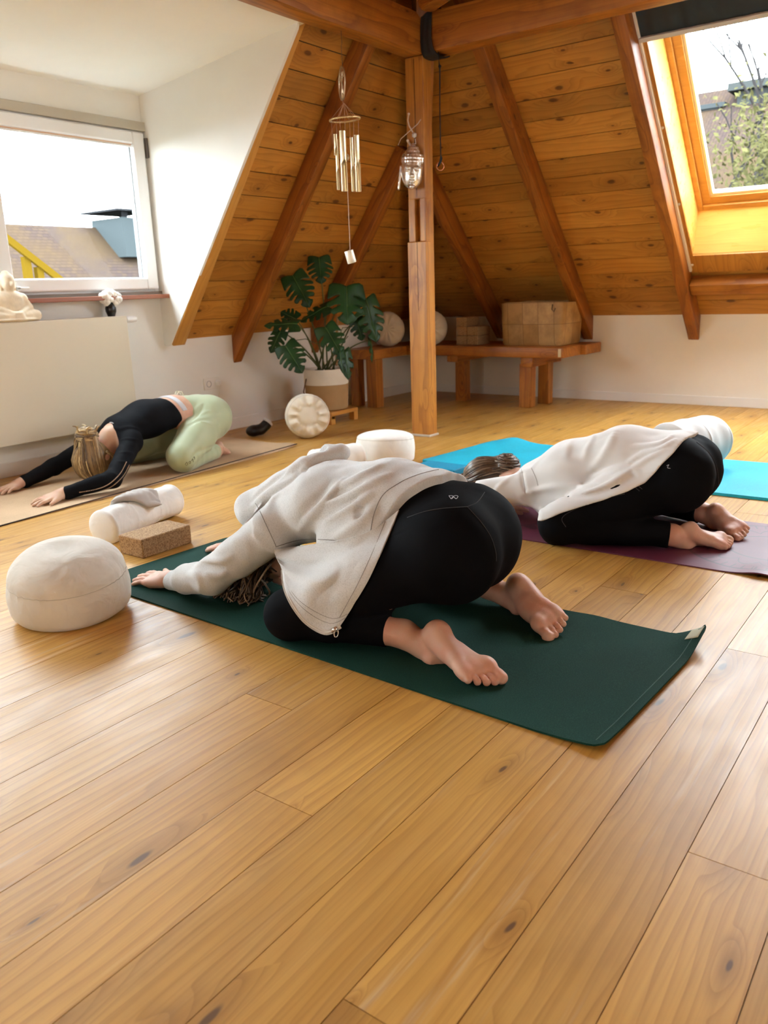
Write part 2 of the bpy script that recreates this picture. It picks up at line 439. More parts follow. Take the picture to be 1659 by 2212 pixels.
# the walls behind the photographer
bm = bmesh.new(); add_box(bm, (-2.7, -3.6, -0.05), (-2.6, 4.7, 3.6)); struct(bm_obj('wall_rear', bm, M['plaster']))
bm = bmesh.new(); add_box(bm, (-2.7, -3.6, -0.05), (6.9, -3.5, 3.6)); struct(bm_obj('wall_side', bm, M['plaster']))
for nm, lo, hi, ax_ in (('fill_lamp_frame_rear', (-2.6, 0.25, 0.55), (-2.54, 2.15, 1.85), 0), ('fill_lamp_frame_side', (0.95, -3.5, 0.5), (3.45, -3.44, 1.8), 1)):  # frames on the solid walls, added round the fill lamps
    bm = bmesh.new(); lo, hi = Vector(lo), Vector(hi); o_ = 1-ax_
    for a, b in ((lo[o_], lo[o_]+.06), (hi[o_]-.06, hi[o_]), ((lo[o_]+hi[o_])/2-.03, (lo[o_]+hi[o_])/2+.03)):
        p, q = lo.copy(), hi.copy(); p[o_], q[o_] = a, b; add_box(bm, p, q, .004)
    for a, b in ((lo.z, lo.z+.06), (hi.z-.06, hi.z)):
        p, q = lo.copy(), hi.copy(); p.z, q.z = a, b; add_box(bm, p, q, .004)
    struct(bm_obj(nm, bm, M['pvc']))
bm = bmesh.new()
add_box(bm, (3.5, WY-0.014, 0), (WX, WY, 0.085), 0.003); add_box(bm, (-2.6, WY-0.014, 0), (3.495, WY, 0.085), 0.003)
struct(bm_obj('baseboard_left', bm, M['white_paint']))
bm = bmesh.new(); add_box(bm, (WX-0.014, -3.5, 0), (WX, WY, 0.075), 0.003)
struct(bm_obj('baseboard_right', bm, M['white_paint']))

# ------------------------------------------------------------------ window_1 (dormer window on the left)
def rect_ring(bm, x0, x1, z0, z1, wl, wr, wb, wt, y0, y1, bev=0.006):
    for lo, hi in (((x0, y0, z0), (x0+wl, y1, z1)), ((x1-wr, y0, z0), (x1, y1, z1)),
                   ((x0+wl-.001, y0, z0), (x1-wr+.001, y1, z0+wb)), ((x0+wl-.001, y0, z1-wt), (x1-wr+.001, y1, z1))):
        add_box(bm, lo, hi, bev)
bm = bmesh.new()
rect_ring(bm, -0.90, 3.712, 1.02, 2.035, .05, .035, .04, .05, 4.575, 4.66)
for x in (2.50, 1.35, 0.2): add_box(bm, (x, 4.575, 1.06), (x+.1, 4.66, 2.0), 0.005)
win = struct(bm_obj('window_1', bm, M['pvc']))
for (a, b) in ((2.575, 3.695), (1.425, 2.525), (0.275, 1.375), (-.875, .225)):
    bm = bmesh.new(); rect_ring(bm, a, b, 1.045, 2.01, .095, .09, .075, .075, 4.545, 4.63, 0.01)
    sash = bm_obj('sash', bm, M['pvc'], win)
    bm = bmesh.new(); rect_ring(bm, a+.088, b-.083, 1.113, 1.942, .012, .014, .012, .012, 4.585, 4.62, 0.002)
    bm_obj('glazing_bead', bm, plain('grey_gasket', (0.25, 0.27, 0.28), 0.5), sash)
    bm = bmesh.new(); add_box(bm, (a+.09, 4.60, 1.115), (b-.085, 4.606, 1.94))
    bm_obj('pane', bm, M['glass'], win)
# closed up pleated blind along the top of the sash
t = thing('pleated_blind', 'apricot pleated blind folded up along the top of the window', 'blind', (3.1, 4.57, 1.94))
bm = bmesh.new()
add_box(bm, (2.60, 4.556, 1.965), (3.60, 4.575, 2.0), 0.004)
bm_obj('head_rail', bm, M['pvc'], t)
bm = bmesh.new()
for i in range(5):
    add_box(bm, (2.61, 4.553+0.004*(i % 2), 1.928+0.0076*i), (3.595, 4.574, 1.934+0.0076*i), 0.001)
bm_obj('fabric', bm, plain('apricot_blind', (0.78, 0.52, 0.36), 0.8), t)
bm = bmesh.new(); add_box(bm, (2.61, 4.555, 1.917), (3.595, 4.575, 1.927), 0.002)
bm_obj('bottom_rail', bm, M['pvc'], t)
bm = bmesh.new(); add_tube(bm, [(3.605, 4.565, 1.92), (3.607, 4.562, 1.06)], 0.0016, 6)
add_box(bm, (3.595, 4.553, 1.045), (3.63, 4.562, 1.055)); bm_obj('cord', bm, M['pvc'], t)
bm = bmesh.new()
add_box(bm, (2.66, 4.515, 1.06), (2.74, 4.53, 1.075), 0.004); add_box(bm, (2.66, 4.515, 1.055), (2.685, 4.548, 1.08), 0.004)
bm_obj('handle', bm, M['pvc'], win)
bm = bmesh.new()
add_box(bm, (3.697, 4.53, 1.86), (3.713, 4.56, 1.98), 0.004)
bm_obj('hinge', bm, plain('dark_hinge', (0.12, 0.1, 0.09), 0.5), win)
bm = bmesh.new(); add_box(bm, (-1.0, 4.475, 0.985), (3.735, 4.60, 1.012), 0.004)
bm_obj('sill', bm, wood('reddish_sill', (0.36, 0.12, 0.05), (0.28, 0.085, 0.035), (0.16, 0.04, 0.02), (0.1, 0.03, 0.01), 'x', 0.35, knots=0.0, grain=0.3, bump=0.02), win)
bm = bmesh.new(); add_box(bm, (-1.0, 4.545, 1.012), (3.715, 4.58, 1.032), 0.002)
bm_obj('lower_trim', bm, plain('grey_brown_strip', (0.22, 0.19, 0.16), 0.6), win)
bm = bmesh.new(); add_box(bm, (-1.0, 4.55, 2.02), (3.718, 4.60, 2.075), 0.004)
bm_obj('upper_trim', bm, plain('greyed_strip', (0.50, 0.46, 0.38), 0.7), win)

# ------------------------------------------------------------------ window_2 (roof window on the right)
R2 = math.sqrt(0.5)
def rp(y, z, d):
    """point on the right slope at height z of the board plane, moved d outwards"""
    return Vector((WX-(z-ZB)+d*R2, y, z+d*R2))
def poly_prism(bm, pts, off):
    a = [bm.verts.new(p) for p in pts]; b = [bm.verts.new(Vector(p)+Vector(off)) for p in pts]
    bm.faces.new(a); bm.faces.new(list(reversed(b)))
    for i in range(len(a)): bm.faces.new((a[i], b[i], b[(i+1) % len(a)], a[(i+1) % len(a)]))
    bmesh.ops.recalc_face_normals(bm, faces=bm.faces)
D = 0.25
# lining: upright bottom panel, level top panel, side cheeks
b_in, t_in = rp(0, SKZ0, 0), rp(0, SKZ1, 0)
b_out = Vector((b_in.x+0.045, 0, 0)); zz = (7.533+D/R2)-b_out.x; b_out.z = zz
t_out = Vector((7.533+D/R2-t_in.z, 0, t_in.z))
Y = lambda p, y: Vector((p.x, y, p.z))
bm = bmesh.new()
poly_prism(bm, [Y(b_in, SK0), Y(b_in, SK1), Y(b_out, SK1), Y(b_out, SK0)], (0.02, 0, 0.0))
w2 = struct(bm_obj('window_2', bm, M['lining']))
bm = bmesh.new(); poly_prism(bm, [Y(t_in, SK0), Y(t_in, SK1), Y(t_out, SK1), Y(t_out, SK0)], (0, 0, 0.02)); bm_obj('top_lining', bm, M['lining'], w2)
for y, o in ((SK1, 0.02), (SK0, -0.02)):
    bm = bmesh.new(); poly_prism(bm, [Y(b_in, y), Y(t_in, y), Y(t_out, y), Y(b_out, y)], (0, o, 0)); bm_obj('side_lining', bm, M['lining'], w2)
# frame, sash, pane in the slope's own frame (local x = along wall, y = up the slope, z = into the room)
def slope_m(z, d): 
    return frame(rp(0, z, d), (0, -1, 0), (-1, 0, 1))
sb0 = (b_out.z-(ZB+D*R2))/R2; sb1 = (t_out.z-(ZB+D*R2))/R2
fm = frame(rp(0, ZB, D), (0, -1, 0), (-1, 0, 1))
def slope_ring(name, x0, x1, y0, y1, w_, z0, z1, mat, bev=0.004, parent=w2):
    bm = bmesh.new()
    for lo, hi in (((x0, y0, z0), (x0+w_, y1, z1)), ((x1-w_, y0, z0), (x1, y1, z1)), ((x0+w_-.001, y0, z0), (x1-w_+.001, y0+w_, z1)), ((x0+w_-.001, y1-w_, z0), (x1-w_+.001, y1, z1))):
        add_box(bm, lo, hi, bev)
    for v in bm.verts: v.co = fm @ v.co
    return bm_obj(name, bm, mat, parent)
slope_ring('frame', -SK1-.02, -SK0+.02, sb0-.02, sb1+.02, 0.057, -0.06, 0.004, M['pale_y'])
slope_ring('sash', -SK1+.034, -SK0-.034, sb0+.036, sb1-.034, 0.06, -0.075, -0.018, M['pale_y'])
slope_ring('glazing_bead', -SK1+.092, -SK0-.092, sb0+.094, sb1-.092, 0.022, -0.07, -0.03, plain('pale_bead', (0.80, 0.72, 0.55), 0.4), 0.003)
bm = bmesh.new(); add_box(bm, (-SK1+.10, sb0+.10, -0.06), (-SK0-.10, sb1-.10, -0.055))
for v in bm.verts: v.co = fm @ v.co
bm_obj('pane', bm, M['glass'], w2)
# trim board around the opening
bm = bmesh.new()
add_box(bm, (-SK1-.035, (SKZ0-.115-ZB)/R2, 0.0), (-SK0+.1, (SKZ0-ZB)/R2+0.004, 0.014), 0.003)
add_box(bm, (-SK1-.035, (SKZ0-ZB)/R2, 0.0), (-SK1+.001, (SKZ1-ZB)/R2, 0.014), 0.003)
bm2 = frame((WX, 0, ZB), (0, -1, 0), (-1, 0, 1))
for v in bm.verts: v.co = bm2 @ v.co
bm_obj('casing', bm, M['board'], w2)
# roller blind in a pair of white rails
t = thing('roller_blind', 'black roller blind drawn down a little over the roof window', 'blind', rp(1.5, 2.45, -0.03))
bm = bmesh.new(); add_box(bm, (-1.862, (2.345-ZB)/R2, 0.012), (-1.06, (2.345-ZB)/R2+0.028, 0.04), 0.004)
for v in bm.verts: v.co = bm2 @ v.co
bm_obj('bottom_bar', bm, plain('grey_bar', (0.62, 0.58, 0.54), 0.45), t)
bm = bmesh.new()
n = 40
for i in range(n):
    for j in range(8):
        pass
V = []; Fc = []
for j in range(9):
    for i in range(n+1):
        V.append(bm2 @ Vector((-1.858+0.79*i/n, (2.345-ZB)/R2+0.016+0.31*j/8, 0.024+0.004*math.sin(i*1.3+j)*math.sin(j*1.1))))
for j in range(8):
    for i in range(n):
        a = j*(n+1)+i; Fc.append((a, a+1, a+n+2, a+n+1))
bm.free()
mesh_obj('fabric', V, Fc, plain('black_blackout_cloth', (0.010, 0.011, 0.014), 0.45, bump=0.3, bscale=25), t, True)
for x in (-1.875, -1.055):
    bm = bmesh.new(); add_box(bm, (x, (1.062-ZB)/R2, 0.004), (x+0.026, (2.56-ZB)/R2, 0.034), 0.004)
    for zz in (1.10, 1.50, 1.93): 
        add_lathe(bm, [(0, 0), (0.009, 0), (0.009, 0.006), (0, 0.007)], 10, (0, 0, 0), mat=Matrix.Translation((x+.034, (zz-ZB)/R2, 0.014)))
    for v in bm.verts: v.co = bm2 @ v.co
    bm_obj('guide_rail', bm, plain('white_rail', (0.78, 0.72, 0.66), 0.4), t)

# ------------------------------------------------------------------ timber frame
def beam(name, p0, p1, wdt, dep, up, mat, label, cat='beam', bev=0.008, group=None, loc=None, wob=0.0, seed=0):
    """squared timber from p0 to p1 (centre line); local x runs along it"""
    p0, p1 = Vector(p0), Vector(p1); d = (p1-p0); L = d.length; x = d.normalized()
    z = (Vector(up)-x*Vector(up).dot(x)).normalized(); y = z.cross(x)
    bm = bmesh.new(); add_box(bm, (0, -wdt/2, -dep/2), (L, wdt/2, dep/2), bev, 2)
    if wob > 0:
        n = max(2, int(L/0.12))
        for i in range(1, n):
            bmesh.ops.bisect_plane(bm, geom=list(bm.verts)+list(bm.edges)+list(bm.faces), plane_co=(L*i/n, 0, 0), plane_no=(1, 0, 0))
        r = random.Random(seed); ph = [r.uniform(0, 6.28) for _ in range(6)]
        for v in bm.verts:
            t_ = v.co.x
            v.co.y += wob*(math.sin(t_*3.1+ph[0]+v.co.z*9)+.6*math.sin(t_*7.3+ph[1]+v.co.z*14))
            v.co.z += wob*(math.sin(t_*2.7+ph[2]+v.co.y*9)+.6*math.sin(t_*6.1+ph[3]+v.co.y*17))
    o = bm_obj(name, bm, mat, auto=0.6)
    m = Matrix((x, y, z)).transposed().to_4x4(); m.translation = p0
    o.matrix_world = m
    return tag(o, label, cat, group)
BZ = 2.372
# rafters of the right slope (across y), underside 0.143 below the boards
DR = 0.143
def rafter_b(y, label, z0=0.40, z1=3.4, wdt=0.085, mat='rafter_x', seed=0, x_in=True):
    n = Vector((-1, 0, -1)).normalized()
    p = lambda z: Vector((WX-(z-ZB), y, z))+n*(DR/2)
    o = beam('rafter', p(z0), p(z1), wdt, DR-0.002, -n, M[mat], label, 'rafter', 0.006, 'rafters of the board ceiling', wob=0.0018, seed=seed)
    # foot cut plumb at the knee wall
    bm = bmesh.new(); bm.from_mesh(o.data)
    mi = o.matrix_world.inverted()
    co = mi @ Vector((WX-0.004, y, 0.5)); no = (mi.to_3x3() @ Vector((1, 0, 0))).normalized()
    bmesh.ops.bisect_plane(bm, geom=list(bm.verts)+list(bm.edges)+list(bm.faces), plane_co=co, plane_no=no, clear_outer=True)
    es = [e for e in bm.edges if e.is_boundary]
    if es: bmesh.ops.edgeloop_fill(bm, edges=es)
    bm.to_mesh(o.data); bm.free()
    return o
rafter_b(2.795, 'brown rafter on the right slope standing over the basket on the bench', seed=1)
rafter_b(1.908, 'brown rafter on the right slope running along the roof window', seed=2)
rafter_b(3.64, 'short dark rafter on the right slope ending behind the cork blocks', z1=2.02, seed=4)
DA = 0.122
def rafter_a(x, label, z0=0.35, z1=3.3, wdt=0.085, seed=0):
    n = Vector((0, -TA, -1)).normalized()
    p = lambda z: Vector((x, WY-(z-ZA)/TA, z))+n*(DA/2)
    o = beam('rafter', p(z0), p(z1), wdt, DA-0.002, -n, M['rafter_x'], label, 'rafter', 0.006, 'rafters of the board ceiling', wob=0.0018, seed=seed)
    bm = bmesh.new(); bm.from_mesh(o.data)
    mi = o.matrix_world.inverted()
    co = mi @ Vector((x, WY-0.004, 0.5)); no = (mi.to_3x3() @ Vector((0, 1, 0))).normalized()
    bmesh.ops.bisect_plane(bm, geom=list(bm.verts)+list(bm.edges)+list(bm.faces), plane_co=co, plane_no=no, clear_outer=True)
    es = [e for e in bm.edges if e.is_boundary]
    if es: bmesh.ops.edgeloop_fill(bm, edges=es)
    bm.to_mesh(o.data); bm.free()
    return o
rafter_a(4.388, 'long brown rafter on the left slope behind the wind chime', seed=5)
rafter_a(5.283, 'short dark rafter on the left slope behind the monstera', z1=2.0, seed=6)
# hip rafter in the corner behind the post
hd = Vector((-(1.0), -1.0/TA, 1.0))
h0 = Vector((WX-.05, WY-.05, 0.70)); h1 = h0+hd*2.35
beam('hip_rafter', h0+Vector((-.05, -.04, -.10)), h1+Vector((-.05, -.04, -.10)), 0.12, 0.16, (1, 1, 1), M['rafter_x'], 'dark hip rafter in the corner behind the post', 'rafter', 0.006)
# tie beams resting on the post
beam('tie_beam', (-2.6, 3.10, BZ+0.112), (4.76, 3.10, BZ+0.112), 0.14, 0.222, (0, 0, 1), M['beam_x'], 'heavy brown beam running from the post over the dormer to the left', 'beam', 0.012, wob=0.003, seed=8)
beam('tie_beam', (4.712, -3.5, BZ+0.112), (4.712, 3.01, BZ+0.112), 0.135, 0.222, (0, 0, 1), M['beam_x'], 'heavy brown beam running from the post to the right towards the roof window', 'beam', 0.012, wob=0.003, seed=9)
beam('strut', (4.55, 2.95, 2.62), (4.0, 1.2, 2.86), 0.12, 0.14, (0, 0, 1), M['beam_x'], 'rounded beam end above the two heavy beams at the top edge', 'beam', 0.04)
# trimmer below the roof window
pc = rp(1.47, 0.98, -0.055)
beam('trimmer_beam', (pc.x, 1.062, pc.z), (pc.x, 1.866, pc.z), 0.11, 0.115, (1, 0, 1), M['beam_x'], 'short brown cross beam under the roof window', 'beam', 0.022)
# bargeboard along the cheek's sloping edge
n = Vector((0, -TA, -1)).normalized()
p = lambda z: Vector((3.770, WY-(z-ZA)/TA, z))+n*0.044
o = beam('edge_board', p(0.72), p(2.50), 0.104, 0.092, -n, M['pale_x'], 'light pine edging board between the white cheek wall and the board ceiling', 'board', 0.004)
# post with a patched lower part and an open mortise
pst = thing('post', 'square brown timber post standing in the middle of the room corner', 'post', (4.70, 3.097, 0))
bm = bmesh.new()
x0, x1, y0, y1 = 4.655, 4.752, 3.030, 3.168
my0, my1, mz0, mz1 = 3.075, 3.112, 1.285, 1.545
add_box(bm, (x0+.045, y0, 0.012), (x1, y1, BZ), 0.006)
add_box(bm, (x0, y0, mz1), (x0+.05, y1-.004, BZ), 0.006)
add_box(bm, (x0, y0, mz0), (x0+.05, my0, mz1+.005), 0.004)
add_box(bm, (x0, my1, mz0), (x0+.05, y1-.004, mz1+.005), 0.004)
bm_obj('shaft', bm, M['post_z'], pst)
bm = bmesh.new(); add_box(bm, (x0-.006, y0-.002, 0.012), (x0+.05, y1+.006, mz0), 0.005)
bm_obj('lower_facing', bm, M['post_z'], pst)
bm = bmesh.new(); add_tube(bm, [(x0-.0005, 3.098, 2.36), (x0-.0005, 3.094, 2.1), (x0-.0005, 3.099, 1.85), (x0-.0005, 3.095, 1.56)], 0.0016, 5)
add_tube(bm, [(x0-.0065, 3.098, mz0), (x0-.0065, 3.097, 1.0), (x0-.0065, 3.099, .85)], 0.0014, 5)
bm_obj('crack', bm, M['dark'], pst)
bm = bmesh.new(); add_box(bm, (x0-.012, y0-.008, 0), (x1+.008, y1+.01, 0.014), 0.003)
bm_obj('footing', bm, plain('pale_footing', (0.62, 0.55, 0.45), 0.7), pst)

# ------------------------------------------------------------------ outside
gmat = plain('outdoor_grass', (0.0286, 0.0310, 0.0190), 0.9, spec=0.0, var=0.3)
bm = bmesh.new(); add_box(bm, (-60, 5.5, -5.2), (120, 110, -5)); add_box(bm, (8.2, -90, -5.2), (120, 5.5, -5.0))
struct(bm_obj('ground', bm, gmat))
tile = NT('clay_roof_tiles'); co = tile.coord()
bk = tile.node('ShaderNodeTexBrick'); tile.link(co, bk.inputs[0]); bk.inputs['Scale'].default_value = 2.2
bk.inputs['Color1'].default_value = (0.0319, 0.0232, 0.0222, 1); bk.inputs['Color2'].default_value = (0.0429, 0.0302, 0.0222, 1); bk.inputs['Mortar'].default_value = (0.0175, 0.0141, 0.0141, 1)
nn = tile.noise(co, 0.35, 3)
tile_m = tile.done(tile.mix(tile.ramp(nn, (0.35, 0.65, 0, 0.7)), bk.outputs[0], (0.0439, 0.0291, 0.0160)), 0.85, spec=0.0)
def house(label, ridge_a, ridge_b, drop, out, wall_h, wmat, rmat):
    a, b = Vector(ridge_a), Vector(ridge_b); d = (b-a).normalized(); nrm = Vector((-d.y, d.x, 0))
    t = thing('house', label, 'house', (a+b)/2+Vector((0, 0, -wall_h-drop)))
    bm = bmesh.new()
    vs = [bm.verts.new(p) for p in (a, b, b+nrm*out-Vector((0, 0, drop)), a+nrm*out-Vector((0, 0, drop)), b-nrm*out-Vector((0, 0, drop)), a-nrm*out-Vector((0, 0, drop)))]
    bm.faces.new((vs[0], vs[1], vs[2], vs[3])); bm.faces.new((vs[1], vs[0], vs[5], vs[4]))
    r = bmesh.ops.extrude_face_region(bm, geom=bm.faces[:]); bmesh.ops.translate(bm, vec=(0, 0, 0.2), verts=[g for g in r['geom'] if isinstance(g, bmesh.types.BMVert)])
    bmesh.ops.recalc_face_normals(bm, faces=bm.faces)
    bm_obj('roof', bm, rmat, t)
    bm = bmesh.new(); k = 0.9
    q = [a+nrm*out*k, b+nrm*out*k, b-nrm*out*k, a-nrm*out*k]
    lo = [bm.verts.new(p-Vector((0, 0, wall_h+drop))) for p in q]; hi = [bm.verts.new(p-Vector((0, 0, drop*k+.05))) for p in q]
    ra, rb = bm.verts.new(a-Vector((0, 0, .1))), bm.verts.new(b-Vector((0, 0, .1)))
    bm.faces.new((lo[0], lo[1], hi[1], hi[0])); bm.faces.new((lo[2], lo[3], hi[3], hi[2]))
    bm.faces.new((lo[1], lo[2], hi[2], rb, hi[1])); bm.faces.new((lo[3], lo[0], hi[0], ra, hi[3]))
    bmesh.ops.recalc_face_normals(bm, faces=bm.faces)
    bm_obj('wall', bm, wmat, t)
    return t
wall_out = plain('outdoor_render', (0.0405, 0.0405, 0.0405), 0.9, spec=0.0)
h1_ = house('neighbouring house with a long tiled roof outside the left window', (-6, 27, 3.3), (30, 27, 3.3), 6.0, 6.5, 2.6, wall_out, tile_m)
dz = at(262, 505, 1, 26.0)
bm = bmesh.new(); add_box(bm, (dz.x-.35, 25.4, 2.4), (dz.x+.75, 27.2, 3.75)); bm_obj('roof_dormer', bm, plain('grey_blue_cladding', (0.036, 0.043, 0.045), 0.8, spec=0.0), h1_)
bm = bmesh.new(); add_box(bm, (dz.x-.65, 25.2, 3.95), (dz.x+1.1, 27.4, 4.02)); add_box(bm, (dz.x-.1, 25.6, 3.7), (dz.x+.05, 25.75, 3.98)); bm_obj('roof_slab', bm, plain('grey_slab', (0.0190, 0.0190, 0.0205), 0.8, spec=0.0), h1_)
h2_ = house('house with a reddish tiled roof on the rise outside the roof window', (34, 30, 7.4), (34, -14, 7.4), 6.5, 8.0, 6.0, wall_out, tile_m)
q = at(1640, 225, 0, 33.0)
bm = bmesh.new(); add_box(bm, (33, q.y-2.6, 6.4), (36, q.y+.75, q.z+.55)); add_box(bm, (32.6, q.y-3, q.z+.5), (36.4, q.y+1.0, q.z+.75)); bm_obj('roof_dormer', bm, plain('pale_cladding', (0.0310, 0.0333, 0.0324), 0.8, spec=0.0), h2_)
q = at(1527, 265, 0, 33.0)
bm = bmesh.new(); add_box(bm, (33, q.y-.35, 6.4), (34, q.y+.35, q.z+.55)); add_box(bm, (32.9, q.y-.6, q.z+.45), (34.1, q.y+.5, q.z+.6)); bm_obj('chimney', bm, plain('pale_chimney', (0.0295, 0.0333, 0.0348), 0.8, spec=0.0), h2_)
# yellow stair rail outside the left window
t = thing('stair_rail', 'yellow wooden stair rail outside the left window', 'railing', at(20, 520, 1, 8.0)-Vector((0, 0, 3)))
ym = plain('yellow_wood', (0.0619, 0.0371, 0.0038), 0.6, spec=0.0)
p0, p1 = at(8, 510, 1, 8.0), at(140, 612, 1, 8.0)
bm = bmesh.new(); add_tube(bm, [p0-(p1-p0)*.5, p1+(p1-p0)*.3], 0.045, 4); bm_obj('handrail', bm, ym, t)
for xx in (52, 80):
    q0 = at(xx, 548+(xx-52)*.8, 1, 8.05)
    bm = bmesh.new(); add_box(bm, (q0.x-.035, 8.0, q0.z-2.5), (q0.x+.035, 8.07, q0.z-.03)); bm_obj('baluster', bm, ym, t)
# bare trees outside
bark = plain('bare_bark', (0.0190, 0.0171, 0.0171), 0.9, spec=0.0)
def tree(name, label, base, h, seed, leaf=None, spread=0.5, nl=900, group=None):
    r = random.Random(seed)
    t = thing(name, label, 'tree', base, 0, group)
    bm = bmesh.new(); tips = []
    def grow(p, d, L, rad, lev):
        q = p+d*L
        mid = p+d*L*.5+Vector((r.uniform(-1, 1), r.uniform(-1, 1), 0))*L*.05
        add_tube(bm, [p, mid, q], [rad, rad*.85, rad*.68], 5)
        tips.append(q)
        if lev == 0: return
        for k in range(r.choice((2, 3, 3))):
            dd = (d+Vector((r.uniform(-1, 1), r.uniform(-1, 1), r.uniform(-.3, .7)))*spread*1.4).normalized()
            grow(p+d*L*r.uniform(.6, 1.0), dd, L*r.uniform(.58, .8), rad*.6, lev-1)
    grow(Vector(base), Vector((0.03, 0.02, 1)).normalized(), h*.33, h*.012, 4)
    bm_obj('branches', bm, bark, t)
    if leaf:
        V, Fc = [], []
        for i in range(nl):
            c = r.choice(tips[3:])+Vector((r.gauss(0, 1), r.gauss(0, 1), r.gauss(0, .8)))*h*.06
            s_ = h*r.uniform(.003, .008); a = Vector((r.uniform(-1, 1), r.uniform(-1, 1), r.uniform(-1, 1))).normalized(); b = a.orthogonal().normalized()
            i0 = len(V); V += [c+a*s_, c+b*s_*.6, c-a*s_, c-b*s_*.6]; Fc.append((i0, i0+1, i0+2, i0+3))
        mesh_obj('foliage', V, Fc, leaf, t)
    return t
lf = plain('yellow_green_leaf', (0.046, 0.043, 0.018), 0.8, spec=0.0, var=0.3)
q = at(1610, 500, 0, 16.0); tree('tree', 'leafy yellow green tree low in the roof window', (q.x, q.y, -3.0), 9.5, 4, lf, 0.62, 12000)
q = at(1600, 300, 0, 24.0); tree('bare_tree', 'tall bare tree against the sky outside the roof window', (q.x, q.y, -3.0), 16, 7, None, 0.42)
q = at(1490, 300, 0, 22.0); tree('bare_tree', 'thin bare tree at the left edge of the roof window', (q.x, q.y, -3.0), 13, 9, None, 0.4)

